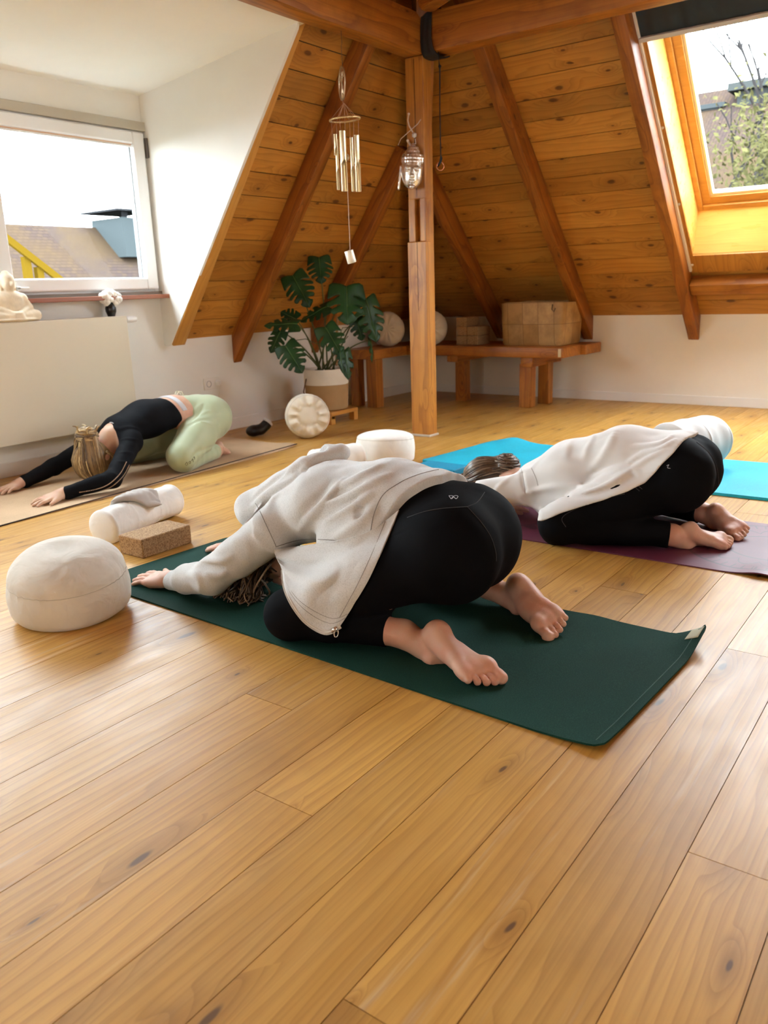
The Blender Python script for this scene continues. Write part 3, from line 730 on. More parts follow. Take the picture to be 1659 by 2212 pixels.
# ------------------------------------------------------------------ implicit-surface modelling (for bodies, clothes, carved figures)
f32 = np.float32
class Sdf:
    def __init__(s, lo, hi, h):
        s.h = h; s.lo = np.array(lo, f32)
        s.n = np.ceil((np.array(hi)-np.array(lo))/h).astype(int)+1
        s.ax = [s.lo[i]+h*np.arange(s.n[i], dtype=f32) for i in range(3)]
        s.f = np.full(s.n, 0.5, f32)
    def sl(s, lo, hi):
        return tuple(slice(max(0, int((lo[i]-s.lo[i])/s.h)), max(0, min(s.n[i], int((hi[i]-s.lo[i])/s.h)+2))) for i in range(3))
    def g(s, sl):
        return s.ax[0][sl[0]][:, None, None], s.ax[1][sl[1]][None, :, None], s.ax[2][sl[2]][None, None, :]
    def add(s, prim, k=0.0, grow=0.0, op='add'):
        fn, lo, hi = prim; m = 0.03+k+abs(grow)
        sl = s.sl(np.array(lo)-m, np.array(hi)+m)
        if any(q.stop <= q.start for q in sl): return
        d = fn(*s.g(sl)).astype(f32)-f32(grow); a = s.f[sl]
        if op == 'sub':
            d = -d
            if k > 0:
                hh = np.maximum(k-np.abs(a-d), 0)/k; s.f[sl] = np.maximum(a, d)+hh*hh*(k*.25)
            else: s.f[sl] = np.maximum(a, d)
        elif k > 0:
            hh = np.maximum(k-np.abs(a-d), 0)/k; s.f[sl] = np.minimum(a, d)-hh*hh*(k*.25)
        else: s.f[sl] = np.minimum(a, d)
    def adds(s, prims, grow=0.0):
        for p in prims: s.add(p[0], p[1], grow)
    def cut(s, p, n):
        """keep the side of the plane the normal points away from"""
        n = np.array(n, float); n /= np.linalg.norm(n); X, Y_, Z = s.g((slice(None),)*3)
        s.f = np.maximum(s.f, ((X-p[0])*n[0]+(Y_-p[1])*n[1]+(Z-p[2])*n[2]).astype(f32))
    def disp(s, fn, band=0.03):
        m = np.nonzero(np.abs(s.f) < band)
        s.f[m] += fn(s.ax[0][m[0]], s.ax[1][m[1]], s.ax[2][m[2]]).astype(f32)
    def mesh(s, relax=1):
        f = s.f; ins = f < 0; nx, ny, nz = f.shape
        cnt = np.zeros((nx-1, ny-1, nz-1), np.int8)
        for dx in (0, 1):
            for dy in (0, 1):
                for dz in (0, 1): cnt += ins[dx:nx-1+dx, dy:ny-1+dy, dz:nz-1+dz]
        act = (cnt > 0) & (cnt < 8)
        c = np.argwhere(act)
        idx = np.full(act.shape, -1, np.int32); idx[act] = np.arange(len(c))
        P = np.zeros((len(c), 3), np.float64); W = np.zeros(len(c))
        cor = [(0, 0, 0), (1, 0, 0), (0, 1, 0), (1, 1, 0), (0, 0, 1), (1, 0, 1), (0, 1, 1), (1, 1, 1)]
        vals = [f[c[:, 0]+a, c[:, 1]+b, c[:, 2]+d].astype(np.float64) for a, b, d in cor]
        for i in range(8):
            for j in range(i+1, 8):
                df = [cor[j][q]-cor[i][q] for q in range(3)]
                if sum(abs(q) for q in df) != 1: continue
                a, b = vals[i], vals[j]; x = (a < 0) != (b < 0)
                t = np.where(x, a/np.where(x, a-b, 1), 0)
                for q in range(3): P[:, q] += np.where(x, cor[i][q]+t*df[q], 0)
                W += x
        P = P/W[:, None]
        V = (c+P)*s.h+s.lo
        F = []
        for ax in range(3):
            o1, o2 = [(1, 2), (2, 0), (0, 1)][ax]
            a = [slice(None)]*3; b = [slice(None)]*3; a[ax] = slice(0, -1); b[ax] = slice(1, None)
            A = ins[tuple(a)]; B = ins[tuple(b)]
            e = np.argwhere(A != B)
            e = e[(e[:, o1] > 0) & (e[:, o2] > 0) & (e[:, o1] < f.shape[o1]-1) & (e[:, o2] < f.shape[o2]-1)]
            sgn = A[e[:, 0], e[:, 1], e[:, 2]]
            def nb(d1, d2):
                q = e.copy(); q[:, o1] -= d1; q[:, o2] -= d2
                return idx[q[:, 0], q[:, 1], q[:, 2]]
            q = np.stack([nb(1, 1), nb(0, 1), nb(0, 0), nb(1, 0)], 1)
            q[~sgn] = q[~sgn][:, ::-1]
            F.append(q)
        F = np.concatenate(F)
        for _ in range(relax):
            acc = np.zeros_like(V); w_ = np.zeros(len(V))
            for i in range(4):
                j = (i+1) % 4
                np.add.at(acc, F[:, i], V[F[:, j]]); np.add.at(acc, F[:, j], V[F[:, i]])
                np.add.at(w_, F[:, i], 1); np.add.at(w_, F[:, j], 1)
            V = V*0.5+0.5*acc/np.maximum(w_, 1)[:, None]
        return V, F
    def obj(s, name, mat, parent=None, loc=None, relax=1, keep=None):
        V, F = s.mesh(relax)
        sh = np.array(world_shift(parent)) if parent is not None else (np.array(loc) if loc is not None else np.zeros(3))
        V = (V-sh).astype(f32)
        me = bpy.data.meshes.new(name)
        me.vertices.add(len(V)); me.vertices.foreach_set('co', V.ravel())
        me.loops.add(F.size); me.loops.foreach_set('vertex_index', F.ravel().astype(np.int32))
        me.polygons.add(len(F)); me.polygons.foreach_set('loop_start', np.arange(0, F.size, 4, dtype=np.int32)); me.polygons.foreach_set('loop_total', np.full(len(F), 4, np.int32))
        me.update(calc_edges=True); me.validate()
        me.polygons.foreach_set('use_smooth', [True]*len(me.polygons))
        me.materials.append(mat)
        o = new_obj(name, me, parent)
        if loc is not None and parent is None: o.location = loc
        return o
def cap(p0, p1, r0, r1=None):
    p0, p1 = np.array(p0, float), np.array(p1, float); r1 = r0 if r1 is None else r1
    d = p1-p0; L2 = max(1e-12, d@d); m = max(r0, r1)
    def fn(X, Y_, Z):
        t = np.clip(((X-p0[0])*d[0]+(Y_-p0[1])*d[1]+(Z-p0[2])*d[2])/L2, 0, 1)
        return np.sqrt((X-p0[0]-t*d[0])**2+(Y_-p0[1]-t*d[1])**2+(Z-p0[2]-t*d[2])**2)-(r0+t*(r1-r0))
    return fn, np.minimum(p0, p1)-m, np.maximum(p0, p1)+m
def ell(c, r, R=None):
    c, r = np.array(c, float), np.array(r, float); R = np.eye(3) if R is None else np.array(R, float)  # rows = local axes
    m = r.max()
    def fn(X, Y_, Z):
        x, y, z = X-c[0], Y_-c[1], Z-c[2]
        a = [R[i][0]*x+R[i][1]*y+R[i][2]*z for i in range(3)]
        k0 = np.sqrt(sum((a[i]/r[i])**2 for i in range(3))); k1 = np.sqrt(sum((a[i]/r[i]**2)**2 for i in range(3)))
        return np.where(k1 < 1e-6, -r.min(), k0*(k0-1)/np.maximum(k1, 1e-6))
    return fn, c-m, c+m
def axes(u, v):
    """rows u, v', u x v'"""
    u = np.array(u, float); u /= np.linalg.norm(u); v = np.array(v, float); v = v-u*(u@v); v /= np.linalg.norm(v)
    return np.array([u, v, np.cross(u, v)])
def ecap(p0, p1, ra0, ra1, side, rb0, rb1):
    """capsule with an elliptical section: radius ra across 'side', rb the other way"""
    p0, p1 = np.array(p0, float), np.array(p1, float); d = p1-p0; L = np.linalg.norm(d); R = axes(d, side); m = max(ra0, ra1, rb0, rb1)
    def fn(X, Y_, Z):
        x, y, z = X-p0[0], Y_-p0[1], Z-p0[2]
        a = [R[i][0]*x+R[i][1]*y+R[i][2]*z for i in range(3)]
        t = np.clip(a[0]/L, 0, 1); ra = ra0+t*(ra1-ra0); rb = rb0+t*(rb1-rb0); e = a[0]-t*L; rm = np.minimum(ra, rb)
        k0 = np.sqrt((a[1]/ra)**2+(a[2]/rb)**2+(e/rm)**2); k1 = np.sqrt((a[1]/ra**2)**2+(a[2]/rb**2)**2+(e/rm**2)**2)
        return np.where(k1 < 1e-6, -rm, k0*(k0-1)/np.maximum(k1, 1e-6))
    return fn, np.minimum(p0, p1)-m, np.maximum(p0, p1)+m
def rbox(c, half, r=0.01, R=None):
    c, half = np.array(c, float), np.array(half, float); R = np.eye(3) if R is None else np.array(R, float); m = np.linalg.norm(half)
    def fn(X, Y_, Z):
        x, y, z = X-c[0], Y_-c[1], Z-c[2]
        q = [np.abs(R[i][0]*x+R[i][1]*y+R[i][2]*z)-(half[i]-r) for i in range(3)]
        return np.sqrt(sum(np.maximum(v, 0)**2 for v in q))+np.minimum(np.maximum(q[0], np.maximum(q[1], q[2])), 0)-r
    return fn, c-m, c+m
_rng = np.random.RandomState(3)
_LAT = _rng.uniform(-1, 1, (32, 32, 32)).astype(f32)
def vnoise(x, y, z, off=0.0):
    """smooth value noise on flat arrays, about -1..1"""
    x, y, z = x+off*7.1+100, y+off*3.3+100, z+off*5.7+100
    xi, yi, zi = np.floor(x).astype(int), np.floor(y).astype(int), np.floor(z).astype(int)
    fx, fy, fz = x-xi, y-yi, z-zi
    fx, fy, fz = [q*q*(3-2*q) for q in (fx, fy, fz)]
    r = 0
    for a in (0, 1):
        for b in (0, 1):
            for c in (0, 1):
                r = r+_LAT[(xi+a) % 32, (yi+b) % 32, (zi+c) % 32]*(fx if a else 1-fx)*(fy if b else 1-fy)*(fz if c else 1-fz)
    return r

# ------------------------------------------------------------------ yoga mats
def mat_obj(name, label, corners, mat, thick=0.005, nx=24, ny=70, lift=None, group=None, round_=0.03):
    """corners: near-start, far-start, far-end, near-end on the floor"""
    c = [Vector((*q, 0)) for q in corners]
    top = []; V = []; Fc = []
    for j in range(ny+1):
        v = j/ny
        for i in range(nx+1):
            u = i/nx
            p = c[0]*(1-u)*(1-v)+c[1]*u*(1-v)+c[2]*u*v+c[3]*(1-u)*v
            # rounded corners
            W_ = (c[1]-c[0]).length; L_ = (c[3]-c[0]).length
            du = min(u, 1-u)*W_; dv = min(v, 1-v)*L_
            if du < round_ and dv < round_:
                a = Vector((round_-du, round_-dv)); mx = max(a.x, a.y)
                if mx > 0 and a.length > 0:
                    s_ = 1-mx/a.length
                    iu = (c[1]-c[0]).normalized()*(1 if u < .5 else -1); iv = (c[3]-c[0]).normalized()*(1 if v < .5 else -1)
                    p = p+iu*a.x*s_+iv*a.y*s_
            z = 0.001+(lift(u, v, p) if lift else 0)
            V.append((p.x, p.y, z+thick))
    nt = len(V)
    V += [(x, y, z-thick) for (x, y, z) in V]
    q = lambda i, j: j*(nx+1)+i
    for j in range(ny):
        for i in range(nx):
            Fc.append((q(i, j), q(i, j+1), q(i+1, j+1), q(i+1, j)))
            Fc.append((nt+q(i, j), nt+q(i+1, j), nt+q(i+1, j+1), nt+q(i, j+1)))
    for j in range(ny):
        Fc.append((q(0, j), nt+q(0, j), nt+q(0, j+1), q(0, j+1))); Fc.append((q(nx, j), q(nx, j+1), nt+q(nx, j+1), nt+q(nx, j)))
    for i in range(nx):
        Fc.append((q(i, 0), q(i+1, 0), nt+q(i+1, 0), nt+q(i, 0))); Fc.append((q(i, ny), nt+q(i, ny), nt+q(i+1, ny), q(i+1, ny)))
    me_o = mesh_obj(name, V, Fc, mat, None, True, loc=(sum((Vector(a) for a in V[:nt]), Vector())/nt*1.0).to_tuple()[:2]+(0,))
    bm = bmesh.new(); bm.from_mesh(me_o.data); bmesh.ops.recalc_face_normals(bm, faces=bm.faces)
    for e in bm.edges:
        if len(e.link_faces) == 2 and e.calc_face_angle(0) > 0.9: e.smooth = False
    bm.to_mesh(me_o.data); bm.free()
    return tag(me_o, label, 'yoga mat', group)
def sm(x): x = max(0, min(1, x)); return x*x*(3-2*x)
def rubber(name, color, rough=0.75, weave=420, strength=0.5, spec=.3):
    t = NT(name); co = t.coord()
    mp = t.node('ShaderNodeMapping'); t.link(co, mp.inputs[0]); mp.inputs['Rotation'].default_value = (0, 0, 0.78)
    ck = t.node('ShaderNodeTexChecker'); t.link(mp.outputs[0], ck.inputs[0]); ck.inputs['Scale'].default_value = weave
    n = t.noise(co, 3.0, 4); n2 = t.noise(co, 350, 2)
    c = t.mix(t.ramp(n, (.3, .7, 0, 1)), tuple(x*.88 for x in color), tuple(min(1, x*1.12) for x in color))
    c = t.mix(t.math('MULTIPLY', t.ramp(n2, (.45, .7, 0, 1)), 0.35), c, tuple(min(1, x*2.0+.01) for x in color))
    return t.done(c, rough, t.bump(t.math('ADD', ck.outputs['Fac'], n2), strength, 0.0006), spec=spec)
green = rubber('green_rubber', (0.006, 0.040, 0.029), 0.85, 420, 0.4, .15)
def g_lift(u, v, p):
    e = max(0.0, 1-v/0.075)
    c_ = max(0.0, 1-v/0.05)*sm((u-.72)/.28)
    b_ = max(0.0, 1-v/0.085)*sm((.22-u)/.22)
    mid = 0.004*math.exp(-((v-.17)/.03)**2)*sm((u-.2)/.3)
    return .007*e*e+.045*c_**1.3+.006*b_+mid
gm = mat_obj('yoga_mat', 'dark green yoga mat under the kneeling person in the grey hoodie', [(1.535, .567), (2.237, .531), (2.262, 2.50), (1.605, 2.535)], green, 0.005, 40, 110, g_lift)
bm = bmesh.new()
V = []; Fc = []
for j in range(7):
    v = .004+.018*j/6
    for i in range(9):
        u = .905+.082*i/8
        p = Vector((1.535+.702*u, .567-.036*u, 0))*(1-v)+Vector((1.605+.657*u, 2.535-.035*u, 0))*v
        V.append((p.x, p.y, .0072+g_lift(u, v, p)))
for j in range(6):
    for i in range(8): Fc.append((j*9+i, j*9+i+1, (j+1)*9+i+1, (j+1)*9+i))
bm.free()
tg = mesh_obj('corner_tag', V, Fc, plain('pale_tag', (0.50, 0.50, 0.36), 0.7), gm, True)
sol = tg.modifiers.new('thick', 'SOLIDIFY'); sol.thickness = 0.0008; sol.offset = 1
# stitched hem along the right end
bm = bmesh.new()
pts = []
for i in range(41):
    u = .03+.94*i/40; v = .012
    p = Vector((1.535+.702*u, .567-.036*u, 0))*(1-v)+Vector((1.605+.657*u, 2.535-.035*u, 0))*v
    pts.append((p.x, p.y, .0062+g_lift(u, v, p)))
add_tube(bm, pts, .0012, 5); bm_obj('hem_stitching', bm, rubber('green_thread', (0.05, 0.12, 0.10)), gm)

tan = rubber('cork_mat', (0.52, 0.36, 0.225), 0.8, 300, .2)
def t_lift(u, v, p): return .016*max(0, 1-(1-v)/.05)*sm((.35-u)/.35)
tm = mat_obj('yoga_mat', 'tan cork yoga mat along the left wall under the person in black and pale green', [(1.60, 3.565), (1.60, 4.30), (4.0, 4.37), (3.965, 3.64)], tan, 0.005, 20, 90, t_lift)
bm = bmesh.new()
bm2v = [(1.60, 3.5645, .0006), (3.965, 3.6395, .0006)]
add_box(bm, (1.60, 3.5615, .0004), (3.965, 3.5645, .0055))
for v in bm.verts: v.co.y += (v.co.x-1.6)/2.365*.075
for v in bm.verts: v.co.z += .016*max(0, 1-(3.965-v.co.x)/.12)
bm_obj('underside_layer', bm, plain('dark_mat_backing', (0.045, 0.03, 0.028), 0.8), tm)
# purple mat with line drawing
t = NT('purple_printed_mat'); co = t.coord('Object'); sp = t.node('ShaderNodeSeparateXYZ'); t.link(co, sp.inputs[0])
PC = (3.185, 1.235)
def polar(cx_, cy_):
    x = t.math('SUBTRACT', sp.outputs[0], cx_-PC[0]); y = t.math('SUBTRACT', sp.outputs[1], cy_-PC[1])
    r = t.math('SQRT', t.math('ADD', t.math('MULTIPLY', x, x), t.math('MULTIPLY', y, y)))
    return r, t.math('ARCTAN2', y, x)
def band(x, c, w_): return t.math('LESS_THAN', t.math('ABSOLUTE', t.math('SUBTRACT', x, c)), w_)
r1, a1 = polar(3.20, .55)
lines = band(r1, .30, .006)
pet = t.math('MULTIPLY_ADD', t.math('ABSOLUTE', t.math('SINE', t.math('MULTIPLY', a1, 8))), .05, .185)
lines = t.math('MAXIMUM', lines, band(r1, pet, .005))
lines = t.math('MAXIMUM', lines, band(r1, .15, .005))
lines = t.math('MAXIMUM', lines, t.math('MULTIPLY', band(r1, .275, .02), t.math('LESS_THAN', t.math('FRACT', t.math('MULTIPLY', a1, 8.0)), .2)))
r2, a2 = polar(3.16, 1.62)
ray_ = t.math('MULTIPLY', t.math('GREATER_THAN', t.math('SUBTRACT', t.math('ABSOLUTE', t.math('SINE', t.math('MULTIPLY', a2, 9))), t.math('MULTIPLY', t.math('SUBTRACT', r2, .19), 9.0)), .35), t.math('GREATER_THAN', r2, .2))
lines = t.math('MAXIMUM', lines, t.math('MULTIPLY', ray_, t.math('LESS_THAN', r2, .32)))
lines = t.math('MAXIMUM', lines, band(r2, .19, .006))
n = t.noise(co, 4, 4)
base = t.mix(t.ramp(n, (.3, .7, 0, 1)), (0.115, 0.022, 0.050), (0.150, 0.032, 0.068))
purple = t.done(t.mix(t.math('MULTIPLY', lines, .8), base, (0.045, 0.010, 0.024)), 0.5, t.bump(t.noise(co, 300, 2), .25, .0005), spec=0.5)
def p_lift(u, v, p): return .013*math.exp(-((v-.10)/.035)**2)*sm((.25-u)/.25)
mat_obj('yoga_mat', 'purple printed yoga mat under the person in the white shirt', [(2.862, .35), (3.535, .40), (3.51, 2.12), (2.838, 2.12)], purple, 0.004, 20, 90, p_lift)
def q_lift(u, v, p): return .030*math.exp(-((v-.93)/.05)**2)*sm((u-.30)/.6)
turq = rubber('turquoise_foam', (0.010, 0.36, 0.50), 0.6, 120, .5)
mat_obj('yoga_mat', 'thick turquoise yoga mat lying empty behind the person in the white shirt', [(3.93, .45), (4.72, .55), (4.66, 2.52), (3.92, 2.62)], turq, 0.014, 20, 90, q_lift)

# ------------------------------------------------------------------ blocks
t = thing('foam_block', 'turquoise foam block at the near end of the turquoise mat', 'yoga block', (3.55, 2.24, 0))
a_ = Vector((3.482, 2.123, 0)); b_ = Vector((3.623, 2.115, 0)); c_ = Vector((3.637, 2.40, 0))
def block(name, parent, o, dx, dy, lx, ly, h, mat, bev=0.006):
    dx = Vector(dx).normalized(); dy = Vector(dy).normalized()
    bm = bmesh.new(); add_box(bm, (0, 0, 0), (lx, ly, h), bev, 3)
    mm = Matrix((dx, dy, Vector((0, 0, 1)))).transposed().to_4x4(); mm.translation = o
    for v in bm.verts: v.co = mm @ v.co
    return bm_obj(name, bm, mat, parent, auto=0.5)
block('block', t, a_, (1, -.04, 0), (.04, 1, 0), .145, .26, .09, rubber('turquoise_block_foam', (0.007, 0.22, 0.37), .6, 150, .2))
cork = NT('cork'); co = cork.coord(); n = cork.noise(co, 160, 3, .7); vo = cork.node('ShaderNodeTexVoronoi'); cork.link(co, vo.inputs[0]); vo.inputs['Scale'].default_value = 260
cc = cork.mix(cork.ramp(n, (.35, .65, 0, 1)), (0.20, 0.10, 0.035), (0.40, 0.235, 0.10)); sc = cork.node('ShaderNodeSeparateColor'); cork.link(vo.outputs['Color'], sc.inputs[0])
cork_m = cork.done(cork.mix(cork.math('MULTIPLY', cork.math('GREATER_THAN', sc.outputs[0], .8), .5), cc, (0.52, 0.33, 0.16)), .8, cork.bump(n, .4, .001))
bm = bmesh.new(); add_box(bm, (1.887, 2.587, 0), (2.137, 2.735, .079), .006, 3)
tag(bm_obj('cork_block', bm, cork_m, auto=.5, loc=(2.01, 2.66, 0)), 'cork yoga block on the floor at the head of the green mat', 'yoga block')

# ------------------------------------------------------------------ cushions
linen = fabric('natural_cotton', (0.64, 0.60, 0.53), .9, 700, .3, folds=.55, fscale=11)
linen_w = fabric('white_cotton', (0.80, 0.77, 0.72), .9, 700, .3, folds=.3, fscale=9)
linen_c = fabric('cream_cotton', (0.80, 0.74, 0.62), .9, 700, .3, folds=.3, fscale=9)
linen_b = fabric('beige_cotton', (0.60, 0.50, 0.36), .9, 600, .3, folds=.3, fscale=14)
def zafu(label, center, R, H, mat, tilt=(0, 0), pleats=0.0, seed=0, contact=.8, group='round meditation cushions', side=False, rot=None, btn=False, dome=.028, seam_q=.66):
    t = thing('meditation_cushion', label, 'cushion', center, 0, group)
    r = random.Random(seed); ph = [r.uniform(0, 6.28) for _ in range(8)]
    prof = []
    n = 40
    if rot is not None:
        for i in range(n+1):
            a = -math.pi/2+math.pi*i/n; ca, sa = math.cos(a), math.sin(a)
            prof.append((R*abs(ca)**.42 if 0 < i < n else 0.0, H/2+H/2*math.copysign(abs(sa)**.72, sa)))
    else:
        for i in range(n+1):          # flat base, upright side, a seam, then the domed top panel
            if i <= 8: prof.append((R*contact*(i/8)**.8, 0.0))
            elif i <= 14: f_ = (i-8)/6; prof.append((R*(contact+(1-contact)*math.sin(f_*math.pi/2)), H*.16*(1-math.cos(f_*math.pi/2))))
            elif i <= 26: f_ = (i-14)/12; prof.append((R*(1+.02*math.sin(f_*math.pi)-.03*f_*f_), H*(.16+(seam_q-.16)*f_)))
            else: f_ = (i-26)/14; prof.append((R*.97*math.cos(f_*math.pi/2)**.62 if i < n else 0.0, H*(seam_q+(1-seam_q)*math.sin(f_*math.pi/2)**.9)))
    def fn(rr, z, a):
        q = z/H; k = rr/R
        k2 = 1
        if rot is not None and q < .35: rr *= contact+(1-contact)*sm(q/.35+.15)
        wob = .012*math.sin(a*2+ph[0])+.010*math.sin(a*3+ph[1]+q*2)+.006*math.sin(a*5+ph[2])
        rr *= 1+wob
        top = max(0, (q-.80)/.2)
        pl = pleats*(abs(math.sin(a*13+ph[3]))-.5)*k*(0.3+.7*top)
        rr *= 1+pl*.35
        z += dome*max(0, q-.5)*2*(1-k*k)*1.4+.004*math.sin(a*2+ph[4])*k
        seam = math.exp(-((q-.90)/.045)**2)*.0
        z += pleats*.05*math.sin(a*13+ph[3])*k*top*(1 if not btn else sm((k-.48)/.12))
        pk = math.exp(-((q-seam_q)/.09)**2)*(1 if rot is None else 0); rr *= 1+pk*(.014*math.sin(a*31+3*math.sin(a*4+ph[5]))*(.5+.5*math.sin(a*3+ph[6]))-.006)
        return rr*(1-seam), z
    bm = bmesh.new(); add_lathe(bm, prof, 96, fn=fn)
    if btn:
        for v in bm.verts:
            k = math.hypot(v.co.x, v.co.y)/R
            if v.co.z > H*.5:
                d_ = math.exp(-((k-.46)/.05)**2); v.co.z -= .012*d_
                a = math.atan2(v.co.y, v.co.x)
                v.co.z += .010*math.sin(a*11)*sm((k-.46)/.1)*(1-sm((k-.8)/.2))+.006*math.sin(a*5+2)*sm((k-.46)/.1)
    bs = bmesh.new()
    seam_pts = []
    rs = R*1.004
    zs = None
    # seam: follow the widest row of the upper side
    bm.verts.ensure_lookup_table()
    row = 26 if rot is None else 28; base = 1+(row-1)*96
    ring = [bm.verts[base+k].co.copy() for k in range(96)]
    ring.append(ring[0])
    M3 = rot if rot is not None else (Matrix.Rotation(tilt[0], 4, 'X') @ Matrix.Rotation(tilt[1], 4, 'Y'))
    for v in bm.verts: v.co = M3 @ v.co
    zmin = min(v.co.z for v in bm.verts)
    for v in bm.verts: v.co = v.co+Vector(center)-Vector((0, 0, zmin))
    for v in bm.verts:   # flattened on the floor by its own weight
        zf = v.co.z-center[2]
        if zf < .012: v.co.z = center[2]+.012*(zf/.012)**2 if zf > 0 else center[2]
    add_tube(bs, [M3 @ (p*1.002)+Vector(center)-Vector((0, 0, zmin)) for p in ring], .0011, 5, cap=False)
    bm_obj('cover', bm, mat, t, True); bm_obj('seam', bs, plain('seam_thread', (0.50, 0.46, 0.39), .9), t, True)
    return t
zafu('large cream round meditation cushion on the floor at the left edge, before the cork block', (1.415, 2.345, 0), .192, .198, linen, (math.radians(6), math.radians(-5)), .0, 2, .84, dome=.012, seam_q=.60)
zafu('white round meditation cushion on the floor between the grey hoodie and the post', (3.90, 2.86, 0), .178, .160, linen_w, (0, math.radians(2)), .0, 4, .95, dome=.0, seam_q=.80)
dirc = (CAM-Vector((4.28, 3.80, .17))); dirc.z = .0; dirc.normalize()
def stand_rot(d):
    z = Vector(d).normalized(); y = (Vector((0, 0, 1))-z*z.z).normalized(); x = y.cross(z)
    return Matrix((x, y, z)).transposed().to_4x4()
zafu('cream round cushion standing on its edge in front of the monstera pot', (4.32, 3.86, 0), .155, .17, linen_c, rot=stand_rot(dirc+Vector((0.1, -.05, .12))), pleats=.10, seed=7, contact=.95, btn=True, dome=.0)
zafu('beige round cushion standing on edge on the bench, left of the post', (6.06, 4.37, .5), .150, .16, linen_b, rot=stand_rot((-.82, -.52, .08)), pleats=.12, seed=9, contact=.95, dome=.02)
zafu('beige round cushion on the bench mostly hidden behind the post', (6.26, 4.05, .5), .150, .16, linen_b, rot=stand_rot((-.80, -.55, .05)), pleats=.12, seed=11, contact=.95, dome=.02)
# rolled white blanket with an eye pillow, behind the cork block
terry = fabric('white_terry', (0.78, 0.77, 0.74), .95, 420, .6, folds=.35, fscale=12)
def roll(name, label, cat, pts, rad, mat, seed=0, flat=.85, group=None):
    r = random.Random(seed); V = []
    P_ = [Vector(p) for p in pts]; n = 40; Q = []
    for i in range(n+1):
        s_ = i/n*(len(P_)-1); k = min(int(s_), len(P_)-2); f_ = s_-k
        p = P_[k].lerp(P_[k+1], f_*f_*(3-2*f_) if len(P_) > 2 else f_)
        rr = rad[k]*(1-f_)+rad[k+1]*f_
        Q.append((p, rr))
    bm = bmesh.new()
    ends = [(Q[0][0]-(Q[1][0]-Q[0][0]).normalized()*Q[0][1]*.28*math.sin(a), Q[0][1]*math.cos(a)**.45) for a in (1.55, 1.2, .8, .4)]
    endt = [(Q[-1][0]+(Q[-1][0]-Q[-2][0]).normalized()*Q[-1][1]*.28*math.sin(a), Q[-1][1]*math.cos(a)**.45) for a in (.4, .8, 1.2, 1.55)]
    allq = ends+Q+endt
    rings = add_tube(bm, [q[0] for q in allq], [q[1] for q in allq], 40)
    ph = [r.uniform(0, 6) for _ in range(4)]
    for i, ring in enumerate(rings):
        c_ = allq[i][0]
        for v in ring:
            d_ = v.co-c_
            d_ *= 1+.02*math.sin(i*.35+ph[0]+d_.z*30)+.012*math.sin(i*.9+ph[1])
            v.co = c_+d_
    zm = min(v.co.z for v in bm.verts)
    for v in bm.verts: v.co.z = max(v.co.z, P_[0].z-rad[0]*flat if False else v.co.z)
    return bm, zm
t = thing('bolster', 'rolled white towel bolster behind the cork block, with a grey eye pillow on it', 'bolster', (2.12, 2.95, 0))
bm, _ = roll('b', '', '', [(1.945, 2.905, .070), (2.07, 2.93, .073), (2.22, 2.965, .078), (2.375, 3.0, .078)], [.078, .074, .072, .075], terry, 1)
for v in bm.verts: v.co.z = max(v.co.z, .002)
bm_obj('towel_roll', bm, terry, t, True)
# eye pillow draped over the roll
t = thing('eye_pillow', 'small grey eye pillow draped over the white towel roll', 'pillow', (2.13, 2.93, .14))
V = []; Fc = []; nu, nv = 30, 20
c0 = Vector((2.14, 2.945, 0)); du = Vector((.86, -.50, 0)).normalized(); dv = Vector((.50, .86, 0)).normalized()
axd = Vector((.97, .24, 0)).normalized(); axn = Vector((-.24, .97, 0))
for side in (1, -1):
    for j in range(nv+1):
        for i in range(nu+1):
            u, v = i/nu*2-1, j/nv*2-1
            p = c0+du*u*.105+dv*v*.062
            off = (p-Vector((2.07, 2.93, 0))).dot(axn)
            z = .0755+math.sqrt(max(.0762**2-min(.07, abs(off))**2, 0))
            th = .017*((1-u**4)*(1-v**4))**.6
            pin = .010*math.sin(v*9+u*3)*(abs(u)**3)*(1-abs(v))
            cr = .0025*math.sin(u*21+v*4)*(1-abs(v))
            V.append((p.x, p.y, z+.012+side*th+pin+(cr if side > 0 else 0)))
k = (nu+1)*(nv+1)
for s_ in (0, 1):
    for j in range(nv):
        for i in range(nu):
            a = s_*k+j*(nu+1)+i; f_ = (a, a+1, a+nu+2, a+nu+1); Fc.append(f_ if s_ == 0 else tuple(reversed(f_)))
mesh_obj('cover', V, Fc, fabric('grey_linen', (0.47, 0.44, 0.41), .85, 500, .3), t, True)
o = t.children[0]; bm = bmesh.new(); bm.from_mesh(o.data); bmesh.ops.remove_doubles(bm, verts=bm.verts, dist=.0004); bm.to_mesh(o.data); bm.free()
bm = bmesh.new(); pp = c0-du*.02+dv*.066; add_box(bm, (-.03, -.001, -.001), (.03, .001, .001))
for v in bm.verts: v.co = v.co+pp+Vector((0, 0, .135))
bm_obj('zip', bm, plain('dark_zip', (.06, .05, .05), .6), t)
